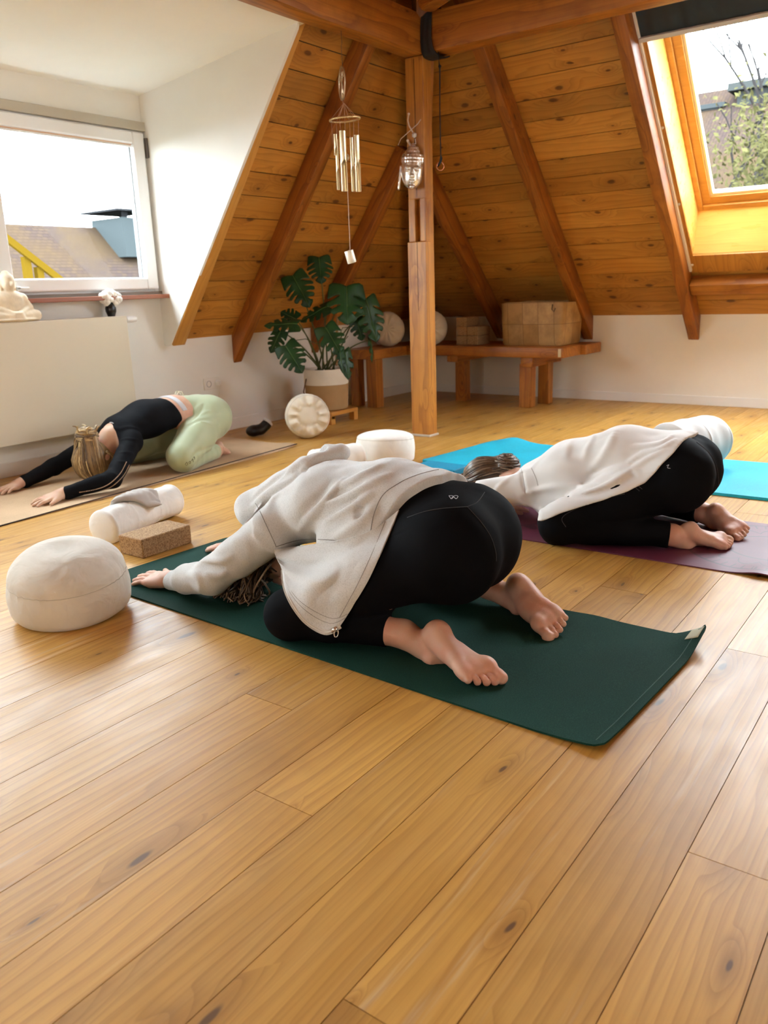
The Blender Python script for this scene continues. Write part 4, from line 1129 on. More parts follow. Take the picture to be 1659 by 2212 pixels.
# big white bolster on the turquoise mat
t = thing('bolster', 'long white round bolster lying behind the person in the white shirt', 'bolster', (4.3, 1.3, 0.015))
bm, _ = roll('b', '', '', [(4.20, 1.262, .150), (4.36, 1.208, .150), (4.53, 1.150, .150)], [.134, .136, .134], linen_w, 5)
bm_obj('cover', bm, fabric('pale_bolster_cotton', (0.62, 0.61, 0.59), .9, 600, .25, folds=.12, fscale=6), t, True)
t = thing('bolster', 'small white rolled cushion showing behind the grey hood', 'bolster', (3.42, 2.86, 0))
bm, _ = roll('b', '', '', [(3.30, 2.90, .082), (3.44, 2.86, .082), (3.56, 2.80, .082)], [.08, .082, .08], linen_w, 6)
for v in bm.verts: v.co.z = max(v.co.z, .002)
bm_obj('cover', bm, linen_w, t, True)
# black object on the floor
t = thing('speaker', 'small black rounded object with a pale ring end on the floor by the wall', 'gadget', (4.16, 4.17, 0))
s_ = Sdf((4.0, 4.05, -.02), (4.32, 4.3, .16), .004)
s_.add(ell((4.125, 4.195, .042), (.066, .048, .041)), 0); s_.add(cap((4.175, 4.17, .045), (4.215, 4.155, .075), .038), .02)
s_.obj('body', plain('black_plastic', (.008, .008, .009), .35), t)
bm = bmesh.new(); add_lathe(bm, [(.030, -.008), (.040, 0), (.040, .012), (.030, .018), (.0, .018)], 28)
mm = Matrix.Translation((4.222, 4.152, .088)) @ Vector((.75, -.2, .63)).to_track_quat('Z', 'Y').to_matrix().to_4x4()
for v in bm.verts: v.co = mm @ v.co
bm_obj('end_cap', bm, plain('pale_grey_plastic', (.62, .62, .64), .4), t, True)

# ------------------------------------------------------------------ bench with cork blocks and basket
t = thing('bench', 'low corner bench of thick brown timber behind the post', 'bench', (6.2, 3.6, 0))
bm = bmesh.new(); add_box(bm, (6.10, 2.70, .415), (6.45, 4.55, .50), .01); bm_obj('seat', bm, M['beam_y'], t, auto=.5)
bm = bmesh.new(); add_box(bm, (6.46, 2.66, .415), (6.79, 4.55, .497), .01); bm_obj('seat', bm, M['beam_y'], t, auto=.5)
bm = bmesh.new(); add_box(bm, (5.60, 4.19, .415), (6.09, 4.54, .498), .01); bm_obj('seat', bm, M['beam_x'], t, auto=.5)
for (x, y, sx, sy, top) in ((6.14, 3.0, .10, .105, .36), (6.40, 2.96, .09, .10, .36), (5.63, 4.20, .10, .11, .415), (6.30, 3.72, .10, .10, .415), (5.66, 4.42, .09, .09, .415)):
    bm = bmesh.new(); add_box(bm, (x, y, 0), (x+sx, y+sy, top), .006); bm_obj('leg', bm, M['beam_z'], t, auto=.5)
bm = bmesh.new(); add_box(bm, (6.13, 2.98, .335), (6.70, 3.09, .415), .008); bm_obj('crossbar', bm, M['beam_x'], t, auto=.5)
bm = bmesh.new(); add_box(bm, (6.13, 3.69, .36), (6.70, 3.80, .415), .008); bm_obj('crossbar', bm, M['beam_x'], t, auto=.5)
bm = bmesh.new(); add_box(bm, (6.098, 2.72, .425), (6.101, 2.745, .49)); bm_obj('paper_mark', bm, plain('pale_paper', (.62, .5, .3), .8), t)
pos = [('lowest of the left stack', 3.66, 0), ('in the middle of the left stack', 3.66, 1), ('topmost of the left stack', 3.66, 2), ('lower one of the right stack beside the basket', 3.552, 0), ('upper one of the right stack beside the basket', 3.552, 1)]
for i, (lb, y, k) in enumerate(pos):
    z = .5005+.0785*k
    bm = bmesh.new(); add_box(bm, (6.235, y, z), (6.455, y+.104, z+.077), .005)
    tag(bm_obj('cork_block', bm, cork_m, auto=.5, loc=(6.35, y+.05, z)), 'cork block on the bench, '+lb, 'yoga block', 'cork blocks stacked on the bench')
# patchwork storage box
t = NT('tan_patchwork_leather'); co = t.coord(); sp = t.node('ShaderNodeSeparateXYZ'); t.link(co, sp.inputs[0])
n = t.noise(co, 7, 5, .65); n2 = t.noise(co, 60, 3)
bk = t.node('ShaderNodeTexBrick', offset=0.0); cb = t.node('ShaderNodeCombineXYZ'); t.link(t.math('ADD', sp.outputs[1], t.math('MULTIPLY', sp.outputs[0], .95)), cb.inputs[0]); t.link(sp.outputs[2], cb.inputs[1]); t.link(cb.outputs[0], bk.inputs[0])
bk.inputs['Scale'].default_value = 1.0; bk.inputs['Brick Width'].default_value = .138; bk.inputs['Row Height'].default_value = .172; bk.inputs['Mortar Size'].default_value = .0016
bk.inputs['Color1'].default_value = (0.42, 0.22, 0.06, 1); bk.inputs['Color2'].default_value = (0.55, 0.33, 0.12, 1); bk.inputs['Mortar'].default_value = (0.11, 0.05, 0.014, 1)
patch = t.done(t.mix(t.math('MULTIPLY', t.ramp(n, (.35, .65, 0, 1)), .5), bk.outputs[0], (0.20, 0.09, 0.022)), .55, t.bump(n2, .2, .002))
t = thing('storage_basket', 'tan patchwork leather storage box standing on the bench', 'basket', (6.46, 3.06, .5005))
bm = bmesh.new()
for (w_, z) in ((0, 0),):
    prof = [(.262, 0), (.272, .02), (.280, .20), (.283, .345), (.276, .346), (.272, .30), (.262, .03)]
    rings = []
    for (r_, z) in prof:
        ring = []
        for k in range(48):
            a = 2*math.pi*k/48; ca, sa = math.cos(a), math.sin(a); e = .18
            x = r_*.78*math.copysign(abs(ca)**e, ca); y = r_*math.copysign(abs(sa)**e, sa)
            zz = z+(.006*math.sin(a*2+1) if z > .3 else 0)
            ring.append(bm.verts.new((6.46+x, 3.06+y, .5005+zz)))
        rings.append(ring)
    for a, b in zip(rings[:-1], rings[1:]):
        for k in range(48): bm.faces.new((a[k], a[(k+1) % 48], b[(k+1) % 48], b[k]))
    bm.faces.new(list(reversed(rings[0]))); bm.faces.new(rings[-1])
bm_obj('body', bm, patch, t, auto=.6)
bm = bmesh.new(); add_tube(bm, [(6.232, 2.86, .83), (6.222, 2.862, .79), (6.224, 2.845, .77), (6.23, 2.835, .80)], .004, 6); bm_obj('strap_loop', bm, plain('dark_leather', (.06, .03, .01), .6), t)

# ------------------------------------------------------------------ monstera in a basket pot on a wooden stand
pc = Vector((4.92, 4.16, 0))
t = thing('plant_stand', 'low wooden stand under the monstera pot', 'stand', pc)
bm = bmesh.new(); add_box(bm, (pc.x-.16, pc.y-.17, .065), (pc.x+.17, pc.y+.17, .095), .004); add_box(bm, (pc.x-.16, pc.y-.17, .04), (pc.x-.12, pc.y+.17, .066), .003)
bm_obj('top', bm, M['pale_x'], t, auto=.5)
for sx in (-1, 1):
    for sy in (-1, 1):
        bm = bmesh.new(); add_box(bm, (pc.x+sx*.14-.025, pc.y+sy*.145-.025, 0), (pc.x+sx*.14+.025, pc.y+sy*.145+.025, .066), .003); bm_obj('foot', bm, M['pale_z'], t)
pot = thing('monstera', 'big potted monstera with split leaves in a white and tan basket pot', 'plant', pc+Vector((0, 0, .0955)))
zp = .0955
woven = plain('tan_woven_pot', (0.42, 0.26, 0.115), .8, bump=.5, bscale=140, var=.05)
bm = bmesh.new(); add_lathe(bm, [(0, 0), (.150, 0), (.160, .01), (.168, .13), (.171, .20)], 48, pc+Vector((0, 0, zp))); bm_obj('pot', bm, woven, pot, auto=.7)
bm = bmesh.new(); add_lathe(bm, [(.171, .198), (.175, .20), (.176, .26), (.174, .305), (.168, .318), (.160, .31), (.157, .27), (.0, .265)], 48, pc+Vector((0, 0, zp)))
bm_obj('cuff', bm, fabric('white_pot_cuff', (.78, .72, .62), .9, 300, .4), pot, auto=.9)
bm = bmesh.new(); add_lathe(bm, [(.156, .285), (.10, .295), (0, .30)], 32, pc+Vector((0, 0, zp)), fn=lambda r_, z, a: (r_, z+.006*math.sin(a*5)+.004*math.sin(a*11+r_*40)))
bm_obj('soil', bm, plain('dark_soil', (.05, .032, .022), .95, bump=1, bscale=90), pot)
bm = bmesh.new(); hp = pc+Vector((-.17, .06, zp)); add_tube(bm, [hp+Vector((0, 0, .25)), hp+Vector((-.015, .02, .15)), hp+Vector((.01, .01, .06))], .005, 6); bm_obj('handle', bm, plain('brown_handle', (.16, .08, .04), .7), pot)
lt = NT('monstera_leaf'); co = lt.coord(); n = lt.noise(co, 9, 3)
leafm = lt.done(lt.mix(lt.ramp(n, (.3, .7, 0, 1)), (0.008, 0.034, 0.010), (0.018, 0.062, 0.016)), .42, lt.bump(lt.noise(co, 40, 3), .15, .004), spec=.3)
midm = plain('leaf_midrib', (0.07, 0.15, 0.035), .5)
stemm = plain('plant_stem', (0.10, 0.12, 0.04), .6)
def leaf(base, tip, width, normal, lobes=5, curl=.35, seed=0, droop=.25):
    """split leaf from its base to its tip; normal = facing direction"""
    base, tip = Vector(base), Vector(tip); L = (tip-base).length; v = (tip-base).normalized()
    n_ = Vector(normal); n_ = (n_-v*n_.dot(v)).normalized(); u = v.cross(n_)
    r = random.Random(seed)
    def wd(s_):  # half width along the midrib
        return width/2*(math.sin(math.pi*min(1, (s_*.90+.10))**.62)**.8 if s_ < 1 else 0)
    bm = bmesh.new()
    def P_(sd, k, s_):
        W_ = wd(min(max(s_, 0), 1)) if s_ >= 0 else wd(0)*(1+s_*2)
        x = sd*k*W_; y = s_*L+.30*W_*k*k*(1 if s_ > .1 else .3)-(.16*L*k if s_ < .06 else 0)
        z = -curl*x*x/width-droop*(y/L)**2*L*.5+.02*math.sin(s_*9+k*4)*width
        return base+u*x+v*y+n_*z
    for sd in (1, -1):
        cuts = [0]+[(i+r.uniform(-.1, .1))/lobes*.92 for i in range(1, lobes)]+[1.0]
        for i in range(lobes):
            s0, s1 = cuts[i], cuts[i+1]; K = 10; J = 4
            grid = []
            for a in range(K+1):
                k = a/K
                g_ = .32*(s1-s0)*sm((k-.32)/.35) if 0 < i else .0
                g2 = .32*(s1-s0)*sm((k-.32)/.35) if i < lobes-1 else 0
                row = []
                for b in range(J+1):
                    q = b/J; s_ = s0+g_*.5+(s1-g2*.5-s0-g_*.5)*q
                    kk = k*(1-.10*(2*q-1)**4*(k**3))
                    row.append(bm.verts.new(P_(sd, kk, s_)))
                grid.append(row)
            for a in range(K):
                for b in range(J):
                    f_ = (grid[a][b], grid[a+1][b], grid[a+1][b+1], grid[a][b+1])
                    bm.faces.new(f_ if sd > 0 else tuple(reversed(f_)))
    bmesh.ops.remove_doubles(bm, verts=bm.verts, dist=.0006)
    o = bm_obj('leaf', bm, leafm, pot, True)
    so = o.modifiers.new('thick', 'SOLIDIFY'); so.thickness = .0015
    bm = bmesh.new(); add_tube(bm, [P_(1, 0, s_/8)+n_*.0012 for s_ in range(9)], [.0035*(1-s_/9.5) for s_ in range(9)], 5)
    bm_obj('midrib', bm, midm, o, True)
    bs = bmesh.new(); c_ = pc+Vector((r.uniform(-.06, .06), r.uniform(-.06, .06), zp+.29))
    m_ = (c_+base)/2+Vector((r.uniform(-.03, .03), r.uniform(-.03, .03), .10))
    pts = []
    for i in range(11):
        a = i/10; pts.append(c_*(1-a)**2+m_*2*a*(1-a)+(base-n_*.004)*a*a)
    add_tube(bs, pts, [.007-.003*i/10 for i in range(11)], 6); bm_obj('stalk', bs, stemm, pot, True)
fc = (CAM-Vector((4.9, 4.2, .7))).normalized()
def lf_(b, tp, wpx, dx, tilt, lobes=5, seed=0, ddx=0.0, droop=.25, curl=.35):
    """base and tip seen at photo positions, at distance dx in front of or behind the pot's own depth plane"""
    d0 = 5.98+dx
    def pt(q, e): rr_ = ray(*q); return CAM+rr_*(d0+e)
    B, T = pt(b, 0), pt(tp, ddx)
    leaf(B, T, wpx/F_PX*d0, fc+Vector(tilt), lobes, curl, seed, droop)
lf_((689, 556), (694, 610), 58, .05, (0, 0, .2), 5, 1, -.03)
lf_((632, 595), (668, 660), 66, -.05, (-.2, 0, .5), 5, 2, -.05)
lf_((748, 618), (752, 697), 88, -.12, (.1, 0, .3), 4, 3, -.06)
lf_((790, 645), (818, 735), 72, .02, (.4, -.1, .1), 5, 4, -.03)
lf_((642, 700), (570, 697), 46, -.12, (-.1, 0, 1.2), 4, 5, -.02)
lf_((606, 716), (583, 760), 40, -.06, (-.6, 0, .3), 4, 6, -.03)
lf_((616, 746), (652, 803), 62, -.22, (-.2, -.1, .4), 5, 7, -.04)
lf_((702, 706), (738, 764), 60, -.16, (.1, 0, .3), 4, 8, -.05)
lf_((744, 756), (756, 818), 40, -.14, (.5, 0, .0), 3, 9, -.02)
lf_((735, 760), (738, 806), 22, -.20, (-.9, .4, .1), 3, 10, -.02)
lf_((708, 662), (645, 690), 44, .0, (.2, 0, 1.0), 4, 11, .03)
lf_((640, 690), (606, 672), 40, .08, (-.3, 0, .6), 4, 12, .0)
lf_((800, 735), (809, 782), 24, .04, (.9, .2, .1), 3, 13, .0)
lf_((770, 690), (782, 735), 40, .10, (.1, .2, .1), 4, 14, .0)
bm = bmesh.new(); add_tube(bm, [at(727, 790, 1, 4.15), at(727, 735, 1, 4.15), at(729, 683, 1, 4.15)], .010, 8); bm_obj('support_pole', bm, plain('pale_pole', (.40, .22, .10), .8), pot)
bm = bmesh.new()
for pts in (((712, 795), (735, 720), (740, 708), (770, 705)), ((745, 760), (735, 740), (745, 735), (752, 726)), ((640, 735), (660, 732), (690, 745))):
    add_tube(bm, [at(*q, 1, 4.12) for q in pts], .003, 5)
bm_obj('aerial_root', bm, stemm, pot)

# ------------------------------------------------------------------ radiator, statue, vase
t = thing('radiator', 'flat white panel radiator under the left window', 'radiator', (2.4, 4.5, .2))
bm = bmesh.new(); add_box(bm, (1.35, 4.452, .20), (3.335, 4.475, .878), .006); add_box(bm, (1.35, 4.475, .22), (3.335, 4.545, .86), .002); bm_obj('panel', bm, M['enamel'], t, auto=.5)
bm = bmesh.new(); add_box(bm, (1.35, 4.452, .872), (3.338, 4.55, .886), .004); add_box(bm, (3.331, 4.456, .205), (3.338, 4.55, .88), .002); bm_obj('top_grille', bm, M['enamel'], t, auto=.5)
bm = bmesh.new(); add_lathe(bm, [(0, 0), (.012, 0), (.012, .02), (.02, .025), (.022, .07), (.018, .10), (0, .102)], 20, mat=Matrix.Translation((3.338, 4.50, .862)) @ Matrix.Rotation(math.pi/2, 4, 'Y')); bm_obj('valve', bm, M['pvc'], t, auto=.7)
bm = bmesh.new()
bm.free()
for x in (1.8, 3.0):
    bm = bmesh.new(); add_box(bm, (x, 4.545, .25), (x+.04, 4.5795, .85)); bm_obj('bracket', bm, M['enamel'], t)
# seated stone figure
sc_ = Vector((2.592, 4.49, .8865))
def sx(p, k=1.0): return (sc_.x+p[0]*k, sc_.y+p[1]*k, sc_.z+p[2]*k)
K = 1.0
fx = Sdf((sc_.x-.19, sc_.y-.12, sc_.z-.01), (sc_.x+.19, sc_.y+.12, sc_.z+.30), .0035)
for p, k in ((ell(sx((0, 0, .012)), (.15, .085, .014)), 0), (ecap(sx((0, .02, .03)), sx((0, .015, .12)), .065, .072, (1, 0, 0), .045, .042), .02),
             (ell(sx((0, .015, .130)), (.092, .045, .045)), .03), (ell(sx((0, .01, .08)), (.088, .045, .06)), .03), (cap(sx((0, .012, .16)), sx((0, .008, .19)), .022), .015),
             (ell(sx((0, .005, .210)), (.041, .043, .050)), .01), (ell(sx((0, .012, .236)), (.043, .042, .032)), .012), (ell(sx((0, .012, .268)), (.018, .018, .012)), .016),
             (cap(sx((-.042, .008, .21)), sx((-.040, .004, .178)), .008), .004), (cap(sx((.042, .008, .21)), sx((.040, .004, .178)), .008), .004),
             (ell(sx((0, -.040, .206)), (.006, .008, .012)), .006),
             (cap(sx((-.085, .01, .13)), sx((-.105, -.01, .075)), .024, .020), .015), (cap(sx((-.105, -.01, .075)), sx((-.02, -.055, .045)), .019, .014), .012),
             (cap(sx((.085, .01, .13)), sx((.105, -.01, .075)), .024, .020), .015), (cap(sx((.105, -.01, .075)), sx((.02, -.055, .045)), .019, .014), .012),
             (cap(sx((-.05, 0, .035)), sx((-.135, -.02, .032)), .034, .028), .015), (cap(sx((-.135, -.02, .032)), sx((.02, -.065, .028)), .026, .016), .012),
             (cap(sx((.05, 0, .035)), sx((.135, -.02, .032)), .034, .028), .015), (cap(sx((.135, -.02, .032)), sx((-.02, -.060, .034)), .026, .016), .012),
             (ell(sx((0, -.06, .047)), (.03, .018, .010)), .008)):
    fx.add(p, k)
st = fx.obj('buddha_statue', plain('pale_carved_stone', (.80, .69, .53), .85, var=.08, scale=30, bump=.3, bscale=120), loc=tuple(sc_))
tag(st, 'seated stone figure with crossed legs on the radiator at the left edge', 'statue')
vc = Vector((3.262, 4.505, .8865))
t = thing('vase', 'small black vase holding white flowers on the radiator', 'vase', vc)
bm = bmesh.new(); add_lathe(bm, [(0, 0), (.022, 0), (.033, .03), (.034, .05), (.022, .08), (.018, .088), (.014, .086), (.012, .06), (0, .055)], 28, vc); bm_obj('body', bm, plain('black_ceramic', (.012, .012, .014), .25), t, True)
fl = thing('flower_bunch', 'bunch of white blossoms in the small black vase', 'flowers', vc+Vector((0, 0, .08)))
r = random.Random(4); wp = plain('white_petals', (.90, .89, .86), .8)
for i, (dx, dz) in enumerate(((-.045, .115), (-.015, .135), (.02, .13), (.045, .11), (.0, .105), (-.03, .10), (.03, .098))):
    cc = vc+Vector((dx*1.0, r.uniform(-.02, .02), dz)); bm = bmesh.new()
    for k in range(14):
        a = Vector((r.gauss(0, 1), r.gauss(0, 1), r.gauss(0, 1))).normalized(); add_sphere(bm, cc+a*.022, .017, 8, 6)
    bm_obj('blossom', bm, wp, fl, True)
bm = bmesh.new()
for dx in (-.03, .0, .03): add_tube(bm, [vc+Vector((0, 0, .06)), vc+Vector((dx*.3, 0, .09)), vc+Vector((dx, 0, .11))], .002, 5)
bm_obj('stem', bm, stemm, fl)
# wall socket with a plug
t = thing('wall_socket', 'white double wall socket above the skirting near the window', 'socket', (4.11, 4.575, .37))
bm = bmesh.new(); add_box(bm, (4.03, 4.567, .325), (4.19, 4.58, .41), .004); bm_obj('cover_plate', bm, M['white_paint'], t, auto=.5)
bm = bmesh.new(); add_lathe(bm, [(.024, 0), (.024, .002), (.020, .002), (.019, -.004), (0, -.004)], 24, mat=Matrix.Translation((4.072, 4.566, .367)) @ Matrix.Rotation(math.pi/2, 4, 'X')); bm_obj('outlet', bm, plain('shaded_grey_plastic', (.45, .43, .42), .5), t)
t = thing('power_plug', 'white plug in the right hand outlet of the wall socket', 'plug', (4.150, 4.55, .37))
bm = bmesh.new(); add_lathe(bm, [(.020, 0), (.020, .02), (.013, .032), (0, .033)], 20, mat=Matrix.Translation((4.150, 4.566, .370)) @ Matrix.Rotation(math.pi/2, 4, 'X')); bm_obj('body', bm, M['pvc'], t, auto=.7)
bm = bmesh.new(); add_tube(bm, [(4.150, 4.54, .368), (4.152, 4.545, .34), (4.158, 4.565, .28), (4.165, 4.572, .15), (4.17, 4.565, .09)], .003, 6); bm_obj('cord', bm, M['white_paint'], t)

# ------------------------------------------------------------------ hanging things
wc = Vector((3.945, 3.10, 0))
t = thing('wind_chime', 'metal and bamboo tube wind chime hanging from the left beam', 'wind chime', (wc.x, wc.y, 2.37))
brass = plain('pale_brass', (.72, .55, .30), .3, .9); bamb = plain('pale_bamboo_metal', (.74, .62, .40), .28, .75)
bm = bmesh.new(); add_tube(bm, [(wc.x, wc.y, 2.372), (wc.x+.003, wc.y, 2.31), (wc.x-.004, wc.y, 2.30), (wc.x, wc.y, 2.20)], .0016, 5); bm_obj('hanger', bm, plain('dark_wire', (.10, .07, .05), .6), t); bm = bmesh.new(); add_tube(bm, [(wc.x-.012, wc.y, 2.02), (wc.x, wc.y, 1.98), (wc.x, wc.y, 1.73)], .0012, 5)
for k in range(6):
    a = k*math.pi/3+.3; add_tube(bm, [(wc.x, wc.y, 2.01), (wc.x+.078*math.cos(a), wc.y+.078*math.sin(a), 1.928)], .0009, 4)
for k in range(6):
    a = k*math.pi/3+.3; add_tube(bm, [(wc.x+.078*math.cos(a), wc.y+.078*math.sin(a), 1.926), (wc.x+.074*math.cos(a), wc.y+.074*math.sin(a), 1.80)], .0008, 4)
add_tube(bm, [(wc.x, wc.y, 1.74), (wc.x-.002, wc.y, 1.22)], .0022, 5)
bm_obj('cord', bm, plain('pinkish_cord', (.50, .33, .24), .8), t)
bm = bmesh.new()
ring = [Vector((.083*math.cos(a), 0, .083*math.sin(a))) for a in [2*math.pi*i/32 for i in range(33)]]
add_tube(bm, ring, .0045, 6, False)
add_tube(bm, [(0, 0, -.08), (.004, 0, -.02), (0, 0, .03), (.02, 0, .07)], [.009, .006, .005, .002], 6)
for (a, b) in (((0, 0, 0), (.045, 0, .055)), ((0, 0, .0), (-.045, 0, .05)), ((0, 0, .02), (-.02, 0, .075)), ((.02, 0, .03), (.06, 0, .02)), ((-.02, 0, .03), (-.062, 0, .02)), ((0, 0, -.05), (.03, 0, -.072)), ((0, 0, -.05), (-.03, 0, -.072))): add_tube(bm, [a, b], [.0035, .002], 5)
mm = Matrix.Translation((wc.x-.012, wc.y, 2.108)) @ Matrix.Rotation(math.radians(50), 4, 'Z') @ Matrix.Rotation(math.radians(4), 4, 'Y')
for v in bm.verts: v.co = mm @ v.co
bm_obj('tree_disc', bm, plain('silvery_disc', (.66, .56, .42), .35, .8), t, True)
bm = bmesh.new(); add_tube(bm, [(wc.x+.084*math.cos(a), wc.y+.084*math.sin(a), 1.926+.006*math.sin(a+2)) for a in [2*math.pi*i/36 for i in range(37)]], .0055, 6, False)
for k in range(36):
    a = 2*math.pi*k/36; add_sphere(bm, (wc.x+.084*math.cos(a), wc.y+.084*math.sin(a), 1.926+.006*math.sin(a+2)), .0068, 6, 4)
bm_obj('ring', bm, brass, t, True)
def chime_tube(a, r_, top, L, openlen):
    """tube with the lower part cut away to an open half"""
    cx_, cy_ = wc.x+.066*math.cos(a), wc.y+.066*math.sin(a)
    bm = bmesh.new(); n_ = 20; rows = []
    face = math.atan2(-cy_, -cx_)+.5
    for z in (top, top-(L-openlen), top-(L-openlen)-.03, top-L):
        row = []
        for rad in (r_, r_*.78):
            for k in range(n_+1):
                b = face+math.pi+(-math.pi+2*math.pi*k/n_)*(1.0 if z > top-(L-openlen)-.001 else .55)
                row.append(bm.verts.new((cx_+rad*math.cos(b), cy_+rad*math.sin(b), z)))
        rows.append(row)
    N_ = n_+1
    for p, q in zip(rows[:-1], rows[1:]):
        for k in range(n_):
            bm.faces.new((p[k], q[k], q[k+1], p[k+1])); bm.faces.new((p[N_+k], p[N_+k+1], q[N_+k+1], q[N_+k]))
        for k in (0, n_): 
            try: bm.faces.new((p[k], p[N_+k], q[N_+k], q[k]))
            except Exception: pass
    for row in (rows[0], rows[-1]):
        for k in range(n_): bm.faces.new((row[k], row[k+1], row[N_+k+1], row[N_+k]))
    bmesh.ops.recalc_face_normals(bm, faces=bm.faces)
    bm_obj('tube', bm, bamb, t, auto=.7)
for a, r_, tp, L, ol in ((2.75, .010, 1.845, .11, .05), (3.55, .019, 1.855, .315, .17), (-1.35, .011, 1.835, .235, .10), (-.55, .017, 1.845, .30, .18), (.15, .010, 1.84, .29, .14), (1.6, .009, 1.83, .27, .12)):
    chime_tube(a, r_, tp, L, ol)
bm = bmesh.new(); add_sphere(bm, (wc.x, wc.y, 1.728), .018, 16, 10); bm_obj('clapper', bm, plain('pale_wood_ball', (.62, .45, .25), .4), t, True)
bm = bmesh.new(); mm = Matrix.Translation((wc.x-.002, wc.y, 1.185)) @ Matrix.Rotation(math.radians(-13), 4, 'Y') @ Matrix.Rotation(math.radians(-8), 4, 'X')
add_lathe(bm, [(.0, -.036), (.026, -.036), (.027, -.034), (.027, .034), (.026, .036), (0, .036)], 24, mat=mm); bm_obj('sail', bm, plain('pale_metal_cylinder', (.82, .74, .60), .35, .4), t, auto=.7)
# silver head ornament on the post
hc = Vector((4.628, 3.107, 1.715))
fwd = np.array([-.80, -.52, -.12]); HR = axes((0.04, -.06, 1), fwd)  # rows: up, forward(cross-corrected), side
up_, fw_, sd_ = HR[0], HR[1], HR[2]
hp = lambda s_, f_, u_: tuple(np.array(hc)+sd_*s_+fw_*f_+up_*u_)
HX = np.array([sd_, fw_, up_])
fx = Sdf(np.array(hc)-.19, np.array(hc)+.19, .003)
for p, k in ((ell(hp(0, .0, .0), (.071, .070, .10), HX), 0), (ell(hp(0, .012, -.05), (.056, .055, .062), HX), .02), (ell(hp(0, -.005, .065), (.073, .064, .055), HX), .01),
             (ell(hp(0, 0, .115), (.040, .038, .035), HX), .015), (ell(hp(0, 0, .145), (.014, .014, .016), HX), .01),
             (ell(hp(0, .072, -.025), (.010, .014, .028), HX), .010), (ell(hp(0, .078, -.040), (.014, .012, .010), HX), .008),
             (ell(hp(-.028, .062, .012), (.022, .008, .005), HX), .006), (ell(hp(.028, .062, .012), (.022, .008, .005), HX), .006),
             (ell(hp(-.027, .062, -.008), (.016, .008, .006), HX), .004), (ell(hp(.027, .062, -.008), (.016, .008, .006), HX), .004),
             (ell(hp(0, .066, -.066), (.022, .010, .005), HX), .005), (ell(hp(0, .064, -.076), (.017, .010, .006), HX), .005), (ell(hp(0, .052, -.10), (.018, .018, .016), HX), .012)):
    fx.add(p, k)
for sg in (-1, 1):
    fx.add(cap(hp(sg*.074, -.005, .02), hp(sg*.080, .0, -.07), .011, .009), .006); fx.add(ell(hp(sg*.082, .0, -.095), (.009, .008, .026), HX), .006)
def curls(x, y, z):
    P_ = np.stack([x-hc.x, y-hc.y, z-hc.z], 1); s_, f_, u_ = P_ @ sd_, P_ @ fw_, P_ @ up_
    a = np.arctan2(s_, f_); m_ = np.clip((u_-.032)/.01, 0, 1)*1.0
    return -m_*.0045*(np.abs(np.sin(a*9))*np.abs(np.sin(u_*150)))**.6
fx.disp(curls, .02)
ho = fx.obj('hanging_head_ornament', plain('worn_silver', (.80, .76, .70), .27, .85, var=.25, scale=24), loc=tuple(hc))
tag(ho, 'silver carved head ornament with long ears hanging on the post', 'ornament')
t = thing('hook_ornament', 'white wire hook with a small crystal ball above the silver head on the post', 'hook', hc+Vector((0, 0, .2)))
q = lambda x, y: tuple(at(x, y, 0, 4.635))
wm = plain('pinkish_white_wire', (.72, .58, .48), .5)
bm = bmesh.new()
add_tube(bm, [q(883, 247), q(881, 260), q(884, 272), q(892, 286)], .0045, 6); add_tube(bm, [q(881, 305), q(888, 315)], [.008, .005], 6)
add_tube(bm, [q(860, 314), q(866, 300), q(884, 284), q(902, 268), q(909, 258)], .0025, 6); add_tube(bm, [q(897, 300), q(898, 310), q(889, 316)], .003, 6)
bm_obj('wire', bm, wm, t, True)
for qq, rr_ in ((q(883, 246), .008), (q(881, 304), .010)):
    bm = bmesh.new(); add_sphere(bm, qq, rr_, 10, 8); bm_obj('tip', bm, wm, t, True)
bm = bmesh.new(); res = bmesh.ops.create_icosphere(bm, subdivisions=1, radius=.017)
for v in bm.verts: v.co = v.co+Vector(q(895, 292))
bm_obj('crystal', bm, plain('crystal', (.75, .72, .68), .1, .3), t)
bm = bmesh.new(); add_tube(bm, [q(895, 298), q(896, 326)], .0015, 5); bm_obj('cord', bm, M['black'], t)
# black sling over the beam with a cord and a copper ring
t = thing('sling', 'black fabric sling round the beam corner at the post head, copper ring on its cord', 'strap', (4.70, 2.97, BZ))
bm = bmesh.new()
V = []; Fc = []
path = [(4.778, 2.62), (4.70, 2.63), (4.64, 2.612), (4.632, 2.52), (4.631, 2.42), (4.634, 2.362), (4.66, 2.350), (4.74, 2.352), (4.79, 2.37)]
ys = [3.025-.075*i/8 for i in range(9)]
for i, (x, z) in enumerate(path):
    for j, y in enumerate(ys):
        yy = y-.035*sm((i-4)/2)*(1 if j > 3 else .3)
        V.append((x-.003*math.sin(j*1.7+i), yy+.004*math.sin(i*2.1), z-.003*math.sin(j*2.3)))
for i in range(len(path)-1):
    for j in range(8): a = i*9+j; Fc.append((a, a+1, a+10, a+9))
o = mesh_obj('band', V, Fc, M['black'], t, True)
so = o.modifiers.new('s', 'SUBSURF'); so.levels = so.render_levels = 2
so = o.modifiers.new('thick', 'SOLIDIFY'); so.thickness = .006
bm.free()
t2 = t
q = lambda x, y: tuple(at(x, y, 0, 4.66))
bm = bmesh.new(); add_tube(bm, [q(947, 112), q(948, 130), q(949, 139), q(950, 143), q(950, 148), q(950, 230), q(952, 335), q(953, 342), q(951, 350), q(946, 360)], [.002, .002, .004, .010, .004, .0035, .0035, .009, .008, .005], 8)
bm_obj('cord', bm, M['black'], t2, True)
